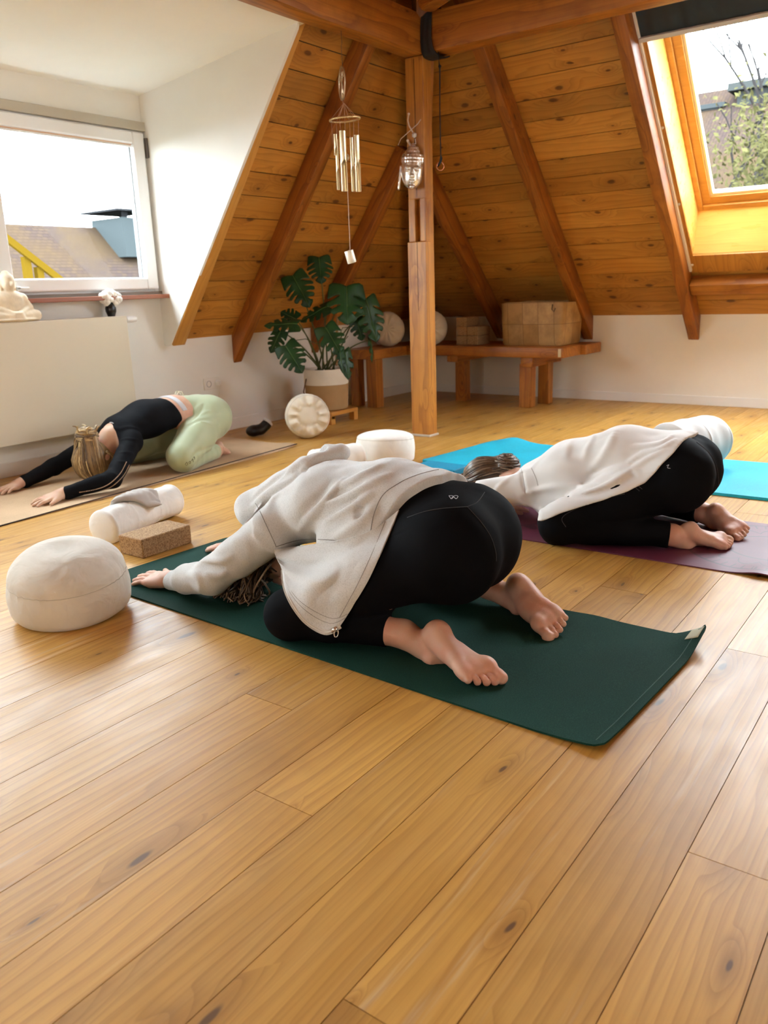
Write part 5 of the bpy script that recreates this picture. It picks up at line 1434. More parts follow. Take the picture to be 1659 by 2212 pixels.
bm = bmesh.new(); c_ = Vector(q(951, 359)); add_tube(bm, [c_+RGT*.022*math.cos(a)+UPV*.026*math.sin(a) for a in [2*math.pi*i/24 for i in range(25)]], .004, 6, False); bm_obj('ring', bm, M['copper'], t2, True)

# ------------------------------------------------------------------ people
def skin_mat(name, base, red, rough=.5):
    t = NT(name); co = t.coord()
    n = t.noise(co, 14, 4); n2 = t.noise(co, 45, 3)
    c = t.mix(t.ramp(n, (.35, .65, 0, 1)), base, red)
    mp = t.node('ShaderNodeMapping'); t.link(co, mp.inputs[0]); mp.inputs['Scale'].default_value = (90, 260, 120)
    cr = t.noise(mp.outputs[0], 1.0, 3, .6)
    return t.done(c, rough, t.bump(t.math('ADD', n2, t.math('MULTIPLY', cr, .5)), .35, .0025), spec=.4, Subsurface_Weight=.15, Subsurface_Radius=(.01, .004, .002), Subsurface_Scale=.5)
def hair_mat(name, dark, mid, light):
    t = NT(name); at_ = t.node('ShaderNodeAttribute', attribute_name='rnd', attribute_type='GEOMETRY').outputs['Fac']
    co = t.coord(); n = t.noise(co, 60, 3)
    f = t.math('ADD', t.math('MULTIPLY', at_, .75), t.math('MULTIPLY', n, .3))
    c = t.mix(t.ramp(f, (.15, .55, 0, 1)), dark, mid); c = t.mix(t.ramp(f, (.6, .95, 0, 1)), c, light)
    return t.done(c, .38, t.bump(t.noise(co, 500, 2), .3, .0006), spec=.6)
SK1_ = skin_mat('skin_one', (.63, .385, .275), (.62, .32, .225))
SK2_ = skin_mat('skin_two', (.63, .39, .285), (.62, .33, .24))
SK3_ = skin_mat('skin_three', (.63, .42, .30), (.58, .33, .23))
V3 = lambda p: np.array(p, float)
def lerp(a, b, t_): return V3(a)+(V3(b)-V3(a))*t_
def foot_prims(heel, toe, n, side, L=None, flat=1.0):
    """heel point on the sole, tip of the middle toes, sole normal; side=+1 when the big toe lies towards u x n"""
    heel, toe = V3(heel), V3(toe); Lr = np.linalg.norm(toe-heel); L = Lr if L is None else L; k = L/.232; kl = Lr/.232*1.03
    u = (toe-heel)/Lr; n = V3(n); n = n-u*(u@n); n /= np.linalg.norm(n); v = np.cross(u, n)*side
    P_ = lambda a, b, c: heel+kl*u*a+k*(v*b+n*c)
    R = np.array([u, v, n])
    E = lambda c, r: ell(P_(*c), V3(r)*V3((kl, k, k)), R)
    C = lambda a, b, r0, r1: cap(P_(*a), P_(*b), r0*k, r1*k)
    body = [(E((.030, 0, -.020), (.036, .031, .038)), .0), (E((.012, 0, -.045), (.024, .024, .036)), .02),
            (E((.075, -.010, -.022), (.060, .026, .026)), .02), (E((.080, .012, -.040), (.060, .022, .028)), .02),
            (C((.12, -.018, -.016), (.165, -.028, -.014), .019, .015), .02), (C((.09, .012, -.030), (.165, .020, -.014), .020, .018), .02),
            (C((.12, .0, -.024), (.165, .0, -.016), .019, .016), .015),
            (E((.168, .024, -.009), (.026, .020, .018)), .012), (E((.160, -.004, -.011), (.026, .022, .015)), .012), (E((.152, -.030, -.013), (.026, .016, .015)), .012)]
    toes = []
    for (b0, a0, b1, a1, r_) in ((.027, .182, .026, .222, .0140), (.007, .182, .008, .219, .0084), (-.0085, .177, -.0085, .211, .0080), (-.0230, .169, -.0245, .200, .0076), (-.0360, .158, -.0385, .186, .0078)):
        m_ = ((a0+a1)/2, (b0+b1)/2, -.008)
        toes.append([(C((a0-.012, b0, -.014), m_, r_*.92, r_*.86), .008), (C(m_, (a1-r_, b1, -.013), r_*.86, r_), .003), (E((a1-r_*.9, b1, -.011), (r_*1.1, r_*1.05, r_)), .002)])
    ankle = P_(.045, .0, -.070)
    mall = [(E((.055, .030, -.062), (.014, .010, .014)), .02), (E((.047, -.030, -.066), (.014, .010, .014)), .02)]
    return body, toes, ankle, mall
def hand_prims(wrist, tip, up, side, spread=.14, k=None, thumb=1.0, curl=0.0):
    """palm down hand; side=+1 puts the thumb towards u x up"""
    wrist, tip = V3(wrist), V3(tip); u = tip-wrist; L = np.linalg.norm(u); u /= L; k = L/.180 if k is None else k
    n = V3(up); n = n-u*(u@n); n /= np.linalg.norm(n); v = np.cross(u, n)*side
    P_ = lambda a, b, c: wrist+k*(u*a+v*b+n*c)
    C = lambda a, b, r0, r1: cap(P_(*a), P_(*b), r0*k, r1*k)
    palm = [(C((-.01, 0, .010), (.02, 0, .008), .024, .022), .0)]
    for b in (.028, .010, -.009, -.027):
        palm.append((C((.012, b*.45, .006), (.085-abs(b)*.25, b, .002), .0145, .0120), .012))
    palm.append((cap(P_(.02, .012, .000), P_(.05, .030, -.004), .017*k, .014*k), .012)); palm.append((C((.02, -.018, .0), (.06, -.026, -.002), .015, .013), .012))
    fing = []
    for i, (b, ln, r_) in enumerate(((.028, .068, .0090), (.010, .076, .0092), (-.009, .071, .0088), (-.027, .055, .0080))):
        a0 = .083-abs(b)*.2; s_ = math.sin(spread*(b/.028)); c_ = math.cos(spread*(b/.028))
        q = lambda f_, h: (a0+ln*f_*c_, b+ln*f_*s_, h)
        fing.append([(C(q(-.1, .001), q(.42, .004+curl*.01), r_*1.08, r_*.98), .008), (C(q(.42, .004+curl*.01), q(.74, .001), r_*.98, r_*.9), .003), (C(q(.74, .001), q(.98, -.003), r_*.9, r_*.78), .003)])
    th = [(C((.030, .026, -.001), (.058, .046, -.002), .0135, .0105), .012), (C((.058, .046, -.002), (.092, .056+.01*thumb, -.004), .0105, .0085), .004)]
    return palm, fing, th
def build_limbed(s, groups):
    """groups of prims: each group is merged on its own before it joins the body, so that fingers and toes stay apart"""
    for g_ in groups:
        s.adds(g_)
def ray_hit(bvh, x, y):
    d = ray(x, y).normalized()
    h = bvh.ray_cast(CAM, d)
    return (h[0], h[1]) if h[0] is not None else (None, None)
def bvh_world(o):
    bpy.context.view_layer.update()
    me = o.data; mw = o.matrix_world
    n = len(me.vertices); v = np.empty(n*3, f32); me.vertices.foreach_get('co', v); v = v.reshape(-1, 3)+np.array(mw.translation)
    return BVHTree.FromPolygons(v.tolist(), [tuple(p.vertices) for p in me.polygons])
def spline(pts, n):
    """smooth resampling of 2-D or 3-D points"""
    P_ = np.array(pts, float); m_ = len(P_)
    out = []
    for i in range(n+1):
        t_ = i/n*(m_-1); k = min(int(t_), m_-2); f_ = t_-k
        p0, p1, p2, p3 = P_[max(k-1, 0)], P_[k], P_[k+1], P_[min(k+2, m_-1)]
        out.append(.5*((2*p1)+(-p0+p2)*f_+(2*p0-5*p1+4*p2-p3)*f_**2+(-p0+3*p1-3*p2+p3)*f_**3))
    return np.array(out)
def on_surface(bvh, pts, n=24, off=.0005):
    """pts: photo positions traced over the garment, laid onto its real surface"""
    res = []
    for q in spline(pts, n):
        h, nn_ = ray_hit(bvh, *q)
        if h is not None: res.append(h+nn_*off)
    return res
def seam_obj(bvh, paths, rad, mat, parent, name='seam', n=28, off=.0004):
    bm = bmesh.new(); c_ = 0
    for pts in paths:
        r_ = on_surface(bvh, pts, n, off)
        if len(r_) > 2: add_tube(bm, r_, rad, 5); c_ += 1
    return bm_obj(name, bm, mat, parent, True)
def fold_fn(bvh, folds, n=14):
    segs = []
    for pts, amp, wd in folds:
        r_ = on_surface(bvh, pts, n, 0)
        if len(r_) < 3: continue
        L = len(r_)
        for i in range(L-1):
            tp = math.sin(math.pi*(i+.5)/(L-1))**.6
            segs.append((np.array(r_[i]), np.array(r_[i+1]), amp*tp, wd))
    def fn(x, y, z):
        out = np.zeros(len(x)); 
        for a, b, amp, wd in segs:
            lo = np.minimum(a, b)-3*wd; hi = np.maximum(a, b)+3*wd
            m_ = (x > lo[0]) & (x < hi[0]) & (y > lo[1]) & (y < hi[1]) & (z > lo[2]) & (z < hi[2])
            if not m_.any(): continue
            px_, py_, pz_ = x[m_]-a[0], y[m_]-a[1], z[m_]-a[2]; d = b-a
            t_ = np.clip((px_*d[0]+py_*d[1]+pz_*d[2])/(d@d), 0, 1)
            dd = (px_-t_*d[0])**2+(py_-t_*d[1])**2+(pz_-t_*d[2])**2
            val = amp*np.exp(-dd/wd**2)
            cur = out[m_]; out[m_] = np.where(np.abs(val) > np.abs(cur), val, cur)
        return -out
    return fn
def strands(name, parent, mat, curves, rad, seed=0, jit=.004, count=1):
    """locks of hair as tapering tubes; curves = control polylines, each repeated with jitter"""
    r = random.Random(seed); bm = bmesh.new(); vals = []
    for ctrl in curves:
        for _ in range(count):
            o_ = V3((r.gauss(0, 1), r.gauss(0, 1), r.gauss(0, 1)))*jit
            pts = [V3(p)+o_*(.4+.6*i/(len(ctrl)-1))+V3((r.gauss(0, 1), r.gauss(0, 1), r.gauss(0, 1)))*jit*.35 for i, p in enumerate(ctrl)]
            q = spline(pts, 10); n0 = len(bm.faces)
            add_tube(bm, [Vector(p) for p in q], [rad*(.55+.45*math.sin(math.pi*min(1, .15+i/11.5))) for i in range(11)], 5)
            vals += [r.random()]*(len(bm.faces)-n0)
    o = bm_obj(name, bm, mat, parent, True)
    at_ = o.data.attributes.new('rnd', 'FLOAT', 'FACE'); at_.data.foreach_set('value', vals)
    return o

# ---------------------------------------------------------------- person in the grey hoodie
P1 = dict(h=.0030, lo=(1.50, .83, -.005), hi=(2.36, 2.50, .60))
X0 = 1.925
sideX = (1, 0, 0)
pel, wai, che, upp, nek = (X0, 1.17, .305), (X0, 1.40, .378), (X0, 1.62, .352), (X0, 1.82, .272), (X0, 1.93, .215)
shL, shR = (1.768, 1.772, .258), (2.075, 1.80, .245)
elL, elR = (1.690, 1.965, .105), (2.15, 2.06, .110)
wrL, wrR = (1.712, 2.210, .036), (2.135, 2.265, .036)
tiL, tiR = (1.699, 2.408, .016), (2.100, 2.436, .016)
hiL, hiR = (1.815, 1.165, .285), (2.035, 1.165, .285)
knL, knR = (1.632, 1.560, .082), (2.20, 1.555, .082)
anL, anR = (1.722, 1.222, .062), (2.165, 1.195, .066)
FZ = .0065
fL = foot_prims((1.742, 1.142, .110), (1.664, .893, .026), (-.16, -.25, 1), -1, .288)
fR = foot_prims((2.162, 1.108, .124), (2.022, .880, .028), (-.50, -.30, .85), 1, .288)
hL = hand_prims(wrL, tiL, (-.15, 0, 1), 1, k=1.16); hR = hand_prims(wrR, tiR, (0, 0, 1), -1, k=1.12)
hip1 = [(ecap(pel, wai, .165, .135, sideX, .150, .105), 0), (ell((1.825, 1.125, .290), (.125, .140, .145)), .05), (ell((1.980, 1.140, .285), (.118, .135, .145)), .05)]
def leg_prims(hi, kn, an, r0=.112, r1=.072, c0=.058, c1=.039):
    mid = lerp(kn, an, .35)
    return [(cap(hi, lerp(hi, kn, .45), r0, .098), .05), (cap(lerp(hi, kn, .45), kn, .098, r1), .03), (ell(V3(kn)+V3((0, .010, -.004)), (r1*.98, r1, r1)), .02),
            (cap(V3(kn)+V3((0, -.01, -.012)), mid, r1*.82, c0), .012), (cap(mid, an, c0, c1), .02)]
legs1 = leg_prims(hiL, knL, anL)+leg_prims(hiR, knR, anR)
tor1 = [(ecap(wai, che, .135, .150, sideX, .105, .110), .04), (ecap(che, upp, .150, .135, sideX, .110, .085), .04), (ecap(shL, shR, .055, .055, (0, 0, 1), .055, .055), .05)]
arm1 = [(cap(shL, elL, .050, .040), .03), (cap(elL, wrL, .040, .026), .015), (cap(shR, elR, .050, .040), .03), (cap(elR, wrR, .040, .026), .015)]
hd = V3((1.905, 1.950, .104))
def head_prims(c, crown, face, kk=1.0):
    """crown = direction of the top of the head, face = direction of the nose"""
    R = axes(crown, face); u, f_, s_ = R; c = V3(c)
    P_ = lambda a, b, d=0: c+kk*(u*a+f_*b+s_*d)
    RR = np.array([u, f_, s_])
    return [(ell(P_(.02, -.012), V3((.098, .094, .076))*kk, RR), 0), (ell(P_(-.055, .030), V3((.062, .052, .056))*kk, RR), .03), (ell(P_(-.098, .060), V3((.022, .020, .026))*kk, RR), .025),
            (cap(P_(-.018, .088), P_(-.050, .104), .008*kk, .013*kk), .012), (ell(P_(-.075, .090), V3((.012, .010, .024))*kk, RR), .008),
            (ell(P_(.012, .080, .03), V3((.010, .010, .022))*kk, RR), .012), (ell(P_(.012, .080, -.03), V3((.010, .010, .022))*kk, RR), .012),
            (ell(P_(-.01, .078, .031), V3((.008, .010, .013))*kk, RR), .006), (ell(P_(-.01, .078, -.031), V3((.008, .010, .013))*kk, RR), .006)], \
           [(ell(P_(-.015, -.008, sg*.078), V3((.032, .018, .010))*kk, RR), .008) for sg in (-1, 1)]
hp1, ear1 = head_prims(hd, (-.05, .83, -.42), (0, -.42, -.90), .98)
neck1 = [(cap(nek, hd+V3((0, -.03, .02)), .060, .056), .04)]
b1 = Sdf(P1['lo'], P1['hi'], P1['h'])
b1.adds(hip1+legs1+tor1, -.006)
b1.adds(neck1+hp1+ear1+arm1)
for F_ in (fL, fR):
    b1.adds(F_[0]); b1.adds(F_[3])
    for tt in F_[1]: b1.adds([(tt[0][0], .004)]+[(q[0], .0015) for q in tt[1:]])
b1.adds([(cap(lerp(knL, anL, .55), anL, .046, .037), .01), (cap(anL, fL[2], .037, .036), .02), (cap(lerp(knR, anR, .55), anR, .046, .037), .01), (cap(anR, fR[2], .037, .036), .02)])
for H_ in (hL, hR):
    b1.adds(H_[0])
    for ff in H_[1]: b1.adds([(ff[0][0], .006)]+[(q[0], .002) for q in ff[1:]])
    b1.adds(H_[2])
b1.f = np.maximum(b1.f, (FZ-b1.ax[2])[None, None, :]*np.ones_like(b1.f[:1, :1]))
person1 = b1.obj('person', SK1_, loc=(1.9, 1.5, 0)); del b1
tag(person1, 'kneeling person bowed forward in a grey hoodie and black leggings on the green mat', 'person')
blk = fabric('black_leggings', (.0040, .0042, .0055), .8, 1200, .15, .2, sheen=0)
lg = Sdf((1.50, .93, 0), (2.36, 1.72, .52), .0036)
lg.adds(hip1, .003)
Xg, Yg, Zg = lg.g((slice(None),)*3)
lg.f = np.maximum(lg.f, (Yg-1.245)+(Zg-.43)*.55-(Xg-X0)**2*1.2)
lg.adds(legs1, .003)
lg.add(cap((X0, .93, .33), (X0, 1.03, .10), .006), .03, op='sub')
lg.add(cap((X0, .955, .40), (X0, .95, .28), .003), .035, op='sub')
lg.cut((0, 1.238, 0), (0, 0, -1)) if False else None
Xg, Yg, Zg = lg.g((slice(None),)*3)
wcut = (Yg-1.245)+(Zg-.43)*.55-(Xg-X0)**2*1.2
for an, kn in ((anL, knL), (anR, knR)):
    d = V3(an)-V3(kn); d /= np.linalg.norm(d); p = lerp(kn, an, .87)
    pl = (Xg-p[0])*d[0]+(Yg-p[1])*d[1]+(Zg-p[2])*d[2]
    lg.f = np.where((Zg < .135) & (np.abs(Xg-an[0]) < .12), np.maximum(lg.f, pl), lg.f)
lg.f = np.maximum(lg.f, FZ-Zg)
lg.disp(lambda x, y, z: .0016*vnoise(x*16, y*16, z*16)+.0012*np.maximum(0, vnoise(x*30+y*22, y*12, z*30))*(z > .05))
legg1 = lg.obj('leggings', blk, person1); del lg
bv = bvh_world(legg1)
thr = plain('dark_grey_thread', (.035, .035, .04), .8)
Q = lambda L_: [(800+x/3.77, 1000+y/3.77) for x, y in L_]
seam_obj(bv, [Q([(300, 445), (450, 395), (600, 370), (790, 358)]), Q([(790, 358), (870, 320), (930, 240)]), Q([(790, 358), (900, 480), (980, 600), (1020, 720), (1025, 800)])], .0011, thr, legg1)
seam_obj(bv, [Q([(640, 268), (672, 270), (661, 294), (640, 268)]), Q([(655, 294), (684, 268), (714, 272), (698, 294), (680, 280), (664, 294)]), Q([(672, 270), (698, 294)])], .0007, plain('silver_print', (.55, .55, .58), .5), legg1, 'emblem', 12)
top1 = Sdf((1.70, 1.35, .0), (2.15, 1.99, .52), .006)
top1.adds(tor1, .002); top1.cut((0, 1.93, 0), (0, 1, .3))
top1.obj('black_top', plain('black_jersey', (.007, .007, .008), .85), person1); del top1

hood_c = (.60, .605, .595)
hood_m = fabric('grey_heather_sweat', hood_c, .92, 520, .45, .04, sheen=.25, heather=.40)
def hoodie_field(h):
    s = Sdf((1.50, 1.0, .0), (2.36, 2.34, .60), h)
    s.adds([(ecap((X0, 1.17, .325), wai, .185, .158, sideX, .160, .120), 0), (ecap(wai, che, .158, .168, sideX, .120, .118), .04), (ecap(che, upp, .168, .150, sideX, .118, .092), .04),
            (ecap(shL, shR, .066, .066, (0, 0, 1), .066, .066), .05)])
    # drape at the left flank, towards the open front
    s.adds([(ell((1.765, 1.40, .27), (.060, .16, .12)), .04)])
    Xg, Yg, Zg = s.g((slice(None),)*3)
    hem = 1.205-Yg-(Zg-.45)*.10+.75*np.maximum(0, (X0-.02)-Xg)*.75
    s.f = np.maximum(s.f, hem)
    # open underneath: the sides of the jacket hang free
    under = (.205-.0*Yg)-Zg+np.maximum(0, Yg-1.70)*1.5
    s.f = np.where(Yg < 1.84, np.maximum(s.f, np.minimum(under, .2)), s.f)
    s.adds([(cap(shL, lerp(shL, elL, .55), .074, .064), .04), (cap(lerp(shL, elL, .55), elL, .064, .060), .02), (cap(elL, lerp(elL, wrL, .6), .058, .050), .02), (cap(lerp(elL, wrL, .6), lerp(elL, wrL, .93), .049, .034), .012),
            (cap(shR, lerp(shR, elR, .55), .070, .060), .04), (cap(lerp(shR, elR, .55), elR, .060, .056), .02), (cap(elR, lerp(elR, wrR, .6), .054, .046), .02), (cap(lerp(elR, wrR, .6), lerp(elR, wrR, .93), .046, .034), .012)])
    # hood: folded cloth lying on the nape and upper back
    hoodp = [(ecap((2.05, 1.955, .280), (1.87, 1.955, .283), .055, .060, (0, .7, .7), .044, .048), .0), (ecap((1.93, 1.955, .315), (1.945, 1.735, .448), .078, .080, sideX, .042, .040), .04),
             (ecap((1.850, 1.935, .290), (1.885, 1.735, .432), .038, .042, (.8, 0, .6), .034, .032), .015), (ecap((2.01, 1.91, .345), (1.99, 1.69, .488), .055, .050, (.8, 0, -.6), .034, .030), .015),
             (ecap((1.895, 1.705, .460), (2.01, 1.655, .490), .032, .030, (0, 1, 0), .032, .030), .015)]
    g2 = Sdf(s.lo, s.lo+(s.n-1)*h, h); g2.n = s.n; g2.ax = s.ax; g2.f = np.full(s.n, .5, f32)
    g2.adds(hoodp)
    g2.add(ecap((1.955, 1.93, .390), (1.968, 1.70, .500), .026, .022, sideX, .020, .018), .025, op='sub')
    a, b = s.f, g2.f
    k = .005; hh = np.maximum(k-np.abs(a-b), 0)/k; s.f = np.minimum(a, b)-hh*hh*k*.25
    s.f = np.maximum(s.f, .012-Zg)
    return s
W = lambda L_: [(460+x/4.1475, 940+y/4.1475) for x, y in L_]
s = hoodie_field(.008); tmp = s.obj('tmp', hood_m, None, relax=1); bvc = bvh_world(tmp); bpy.data.objects.remove(tmp)
folds1 = [(W([(1165, 395), (1000, 590), (880, 720), (775, 850)]), .010, .011), (W([(1500, 270), (1300, 370), (1130, 450)]), .008, .012), (W([(1580, 350), (1250, 520), (1010, 615)]), .009, .012),
          (W([(1420, 520), (1250, 640), (1000, 770)]), .010, .012), (W([(1445, 640), (1300, 800), (1080, 930)]), .010, .014), (W([(1240, 610), (1330, 700), (1280, 800)]), -.006, .012),
          (W([(1050, 420), (930, 590), (800, 700)]), -.006, .016), (W([(1330, 420), (1150, 520), (1000, 590)]), -.006, .014), (W([(1300, 580), (1120, 680), (950, 760)]), -.006, .014),
          (W([(690, 480), (560, 560), (500, 650)]), .007, .014), (W([(640, 330), (500, 440), (330, 590)]), -.014, .012),
          (W([(-80, 1115), (60, 1130), (170, 1090)]), .012, .010), (W([(-60, 1240), (40, 1260), (110, 1235)]), .011, .010), (W([(-150, 1180), (-20, 1180), (80, 1190)]), -.011, .012),
          (W([(-220, 1240), (-130, 1290), (-110, 1400)]), .010, .010), (W([(300, 800), (390, 860), (520, 1000)]), -.005, .016), (W([(180, 930), (280, 960), (340, 1040)]), .009, .014),
          (W([(830, 250), (960, 230), (1050, 230)]), -.008, .012), (W([(780, 230), (820, 300), (850, 350)]), -.005, .008), (W([(500, 440), (700, 330), (880, 180)]), -.008, .014)]
ff = fold_fn(bvc, folds1)
s = hoodie_field(.0042)
s.disp(lambda x, y, z: .0030*vnoise(x*11, y*11, z*11)+.0024*vnoise(x*26, y*26, z*26, 2), .03)
s.disp(lambda x, y, z: 1.35*ff(x, y, z), .03)
hood1 = s.obj('hoodie', hood_m, person1); del s
bv = bvh_world(hood1)
sth = plain('grey_seam', (.26, .25, .235), .9)
hem_path = W([(2400, 300), (2080, 300), (1820, 360), (1650, 440), (1520, 540), (1445, 700), (1412, 860), (1390, 930), (1330, 975)])
seam_obj(bv, [W([(380, 610), (410, 660), (470, 790), (550, 960), (565, 1000)]), W([(565, 1000), (800, 935), (1050, 940), (1330, 965)]), hem_path], .0013, sth, hood1, n=40, off=.0002)
# ribbed cuffs
for el_, wr_, nm in ((elL, wrL, 'cuff'), (elR, wrR, 'cuff')):
    c_ = Sdf(V3(wr_)-.11, V3(wr_)+.11, .003)
    c_.adds([(cap(lerp(el_, wr_, .80), lerp(el_, wr_, 1.02), .036, .030), 0)])
    d = V3(wr_)-V3(el_); d /= np.linalg.norm(d); c_.cut(lerp(el_, wr_, 1.04), d); c_.cut(lerp(el_, wr_, .82), -d)
    c_.f = np.maximum(c_.f, FZ-c_.ax[2][None, None, :])
    c_.obj(nm, fabric('grey_rib', (.50, .485, .455), .95, 300, .8, .03), hood1)
# open front panel of the jacket, draped over the thigh
grid = [[(862, 1102, 1.735), (834, 1170, 1.71), (800, 1245, 1.67), (768, 1300, 1.64), (735, 1352, 1.60)],
        [(812, 1140, 1.725), (790, 1195, 1.69), (762, 1255, 1.65), (735, 1308, 1.62), (704, 1366, 1.585)],
        [(760, 1160, 1.72), (742, 1210, 1.68), (718, 1258, 1.64), (695, 1298, 1.61), (664, 1345, 1.58)],
        [(700, 1172, 1.72), (688, 1208, 1.69), (668, 1248, 1.65), (652, 1280, 1.62), (634, 1308, 1.59)],
        [(640, 1180, 1.73), (634, 1204, 1.71), (626, 1228, 1.68), (620, 1248, 1.65), (616, 1268, 1.62)],
        [(592, 1186, 1.74), (594, 1198, 1.73), (600, 1210, 1.715), (606, 1220, 1.70), (612, 1232, 1.69)]]
bvl = bvh_world(legg1); bvb = bvh_world(hood1)
NU, NV = 70, 50
G = np.array(grid, float)   # rows x cols x (px, py, plane x)
rows_ = np.stack([spline(G[:, j], NU) for j in range(G.shape[1])], 1)      # NU+1 x cols
fine = np.stack([spline(rows_[i], NV) for i in range(NU+1)], 0)             # NU+1 x NV+1
dep = np.zeros((NU+1, NV+1)); dirs = np.zeros((NU+1, NV+1, 3))
for i in range(NU+1):
    for j in range(NV+1):
        x, y, c = fine[i, j]; d = ray(x, y); t_ = c/d.x; d_ = np.array(d)
        hit, _n = ray_hit(bvl, x, y)
        if hit is not None: t_ = min(t_, (hit-CAM).length/d.length-.014)
        if j < NV*.30:
            hit, _n = ray_hit(bvb, x, y)
            if hit is not None:
                tb = (hit-CAM).length/d.length-.004; a = j/(NV*.30); t_ = tb*(1-a)+min(t_, tb+.05)*a
        dep[i, j] = t_; dirs[i, j] = d_
for _ in range(14):
    sm_ = dep.copy(); sm_[1:-1, 1:-1] = (dep[:-2, 1:-1]+dep[2:, 1:-1]+dep[1:-1, :-2]+dep[1:-1, 2:])/4
    sm_[0, 1:-1] = (dep[0, :-2]+dep[0, 2:]+dep[1, 1:-1])/3; sm_[-1, 1:-1] = (dep[-1, :-2]+dep[-1, 2:]+dep[-2, 1:-1])/3
    sm_[1:-1, -1] = (dep[:-2, -1]+dep[2:, -1]+dep[1:-1, -2])/3
    dep = np.minimum(sm_, dep+.002)
uu, vv = np.meshgrid(np.arange(NU+1)/NU, np.arange(NV+1)/NV, indexing='ij')
w_ = .012*np.exp(-(((uu-.52-.25*(vv-.5))/.10)**2))*np.sin(np.pi*np.clip(vv*1.2, 0, 1))-.012*np.exp(-(((uu-.36-.20*(vv-.5))/.07)**2))*np.sin(np.pi*np.clip(vv*1.1, 0, 1))
w_ += .016*np.exp(-(((vv-.34-.30*uu)/.08)**2))*np.clip((uu-.25)*2.5, 0, 1)-.020*np.exp(-(((vv-.16-.30*uu)/.07)**2))*np.clip((uu-.25)*2.5, 0, 1)
w_ += .004*np.sin(uu*19+vv*6)*np.sin(vv*8+1)*vv
dep = dep-w_
for i in range(NU+1):
    for j in range(NV+1):
        for b_ in (bvl,)+((bvb,) if j > NV*.22 else ()):
            hit, _n = ray_hit(b_, fine[i, j, 0], fine[i, j, 1])
            if hit is not None: dep[i, j] = min(dep[i, j], (hit-CAM).length/np.linalg.norm(dirs[i, j])-.009)
for _ in range(3):
    dep[1:-1, 1:-1] = np.minimum(dep[1:-1, 1:-1], (dep[:-2, 1:-1]+dep[2:, 1:-1]+dep[1:-1, :-2]+dep[1:-1, 2:])/4+.0015)
PV = np.array(CAM)[None, None]+dirs*dep[..., None]
PV[..., 2] = np.maximum(PV[..., 2], .012)
V = PV.reshape(-1, 3); Fc = []
for i in range(NU):
    for j in range(NV):
        a = i*(NV+1)+j; Fc.append((a, a+1, a+NV+2, a+NV+1))
panel = mesh_obj('front_panel', V, Fc, hood_m, hood1, True)
so = panel.modifiers.new('thick', 'SOLIDIFY'); so.thickness = .004; so.offset = 0
# zip along the edge of the panel: tape, teeth, slider with a ring puller
edge = [Vector(PV[i, NV]) for i in range(NU, -1, -1)]
bm = bmesh.new(); tocam = (CAM-edge[30]).normalized()
add_tube(bm, [p+tocam*.002 for p in edge], .0028, 6)
for i in range(0, len(edge)-1):
    for f_ in (0, .5):
        p = edge[i].lerp(edge[i+1], f_); tn = (edge[i+1]-edge[i]).normalized(); o_ = tn.cross(tocam).normalized()
        add_tube(bm, [p-o_*.002+tocam*.002, p-o_*.0075+tocam*.002], .0011, 4)
        add_tube(bm, [p+o_*.002+tocam*.002, p+o_*.0075+tocam*.002], .0011, 4)
bm_obj('zip', bm, plain('pale_zip', (.62, .59, .54), .5), hood1)
bm = bmesh.new(); e0 = edge[-1]; tn = (edge[-1]-edge[-4]).normalized(); dn = (tn.cross(tocam)).normalized()
if dn.z > 0: dn = -dn
add_tube(bm, [e0-tn*.012+tocam*.005, e0-tn*.03+tocam*.005], [.007, .005], 8)
c_ = e0-tn*.022+dn*.012+tocam*.005; pd = (dn-tn*.9).normalized(); qd = pd.cross(tocam).normalized()
add_tube(bm, [c_+pd*(0.0105*math.cos(a))+qd*(.0055*math.sin(a)) for a in [2*math.pi*i/20 for i in range(21)]], .0017, 6, False)
add_tube(bm, [e0-tn*.012+tocam*.005, c_-pd*.009], .003, 6)
bm_obj('zip_puller', bm, plain('silver_metal', (.75, .72, .68), .3, .9), hood1, True)
# stitched double seam along the panel's lower edge
bm = bmesh.new()
for jj in (NV-5, NV-7): add_tube(bm, [Vector(PV[i, jj])+tocam*.0026 for i in range(NU, -1, -1)], .0008, 4)
for ii in (9,): add_tube(bm, [Vector(PV[ii, j])+tocam*.0026 for j in range(0, NV-6)], .0010, 4)
bm_obj('seam', bm, sth, hood1)
hm1 = hair_mat('brown_hair', (.022, .012, .007), (.12, .070, .036), (.36, .25, .15))
cap1 = Sdf(hd-.16, hd+.16, .006); cap1.adds([(p, k) for p, k in hp1[:1]], .012); cap1.cut(hd+V3((0, -.035, -.075)), (0, -.25, -1))
cap1.f = np.maximum(cap1.f, FZ-cap1.ax[2][None, None, :])
hair1 = cap1.obj('hair', hm1, person1)
r = random.Random(8); cv = []
for i in range(260):
    a = r.random(); st_ = V3((1.83+.06*r.random(), 1.84+.13*r.random(), .08+.11*r.random())); en = V3((1.725+.10*r.random(), 1.85+.19*a, .0095+.010*r.random()))
    m1 = V3((1.80+.03*r.gauss(0, 1), (st_[1]+en[1])/2+.015*r.gauss(0, 1), .10+.03*r.gauss(0, 1))); m2 = V3((1.775+.02*r.gauss(0, 1), en[1]+.02*r.gauss(0, 1), .035+.01*r.random()))
    cv.append([st_, m1, m2, en])
strands('hair_strands', hair1, hm1, cv, .0042, 3, .003)

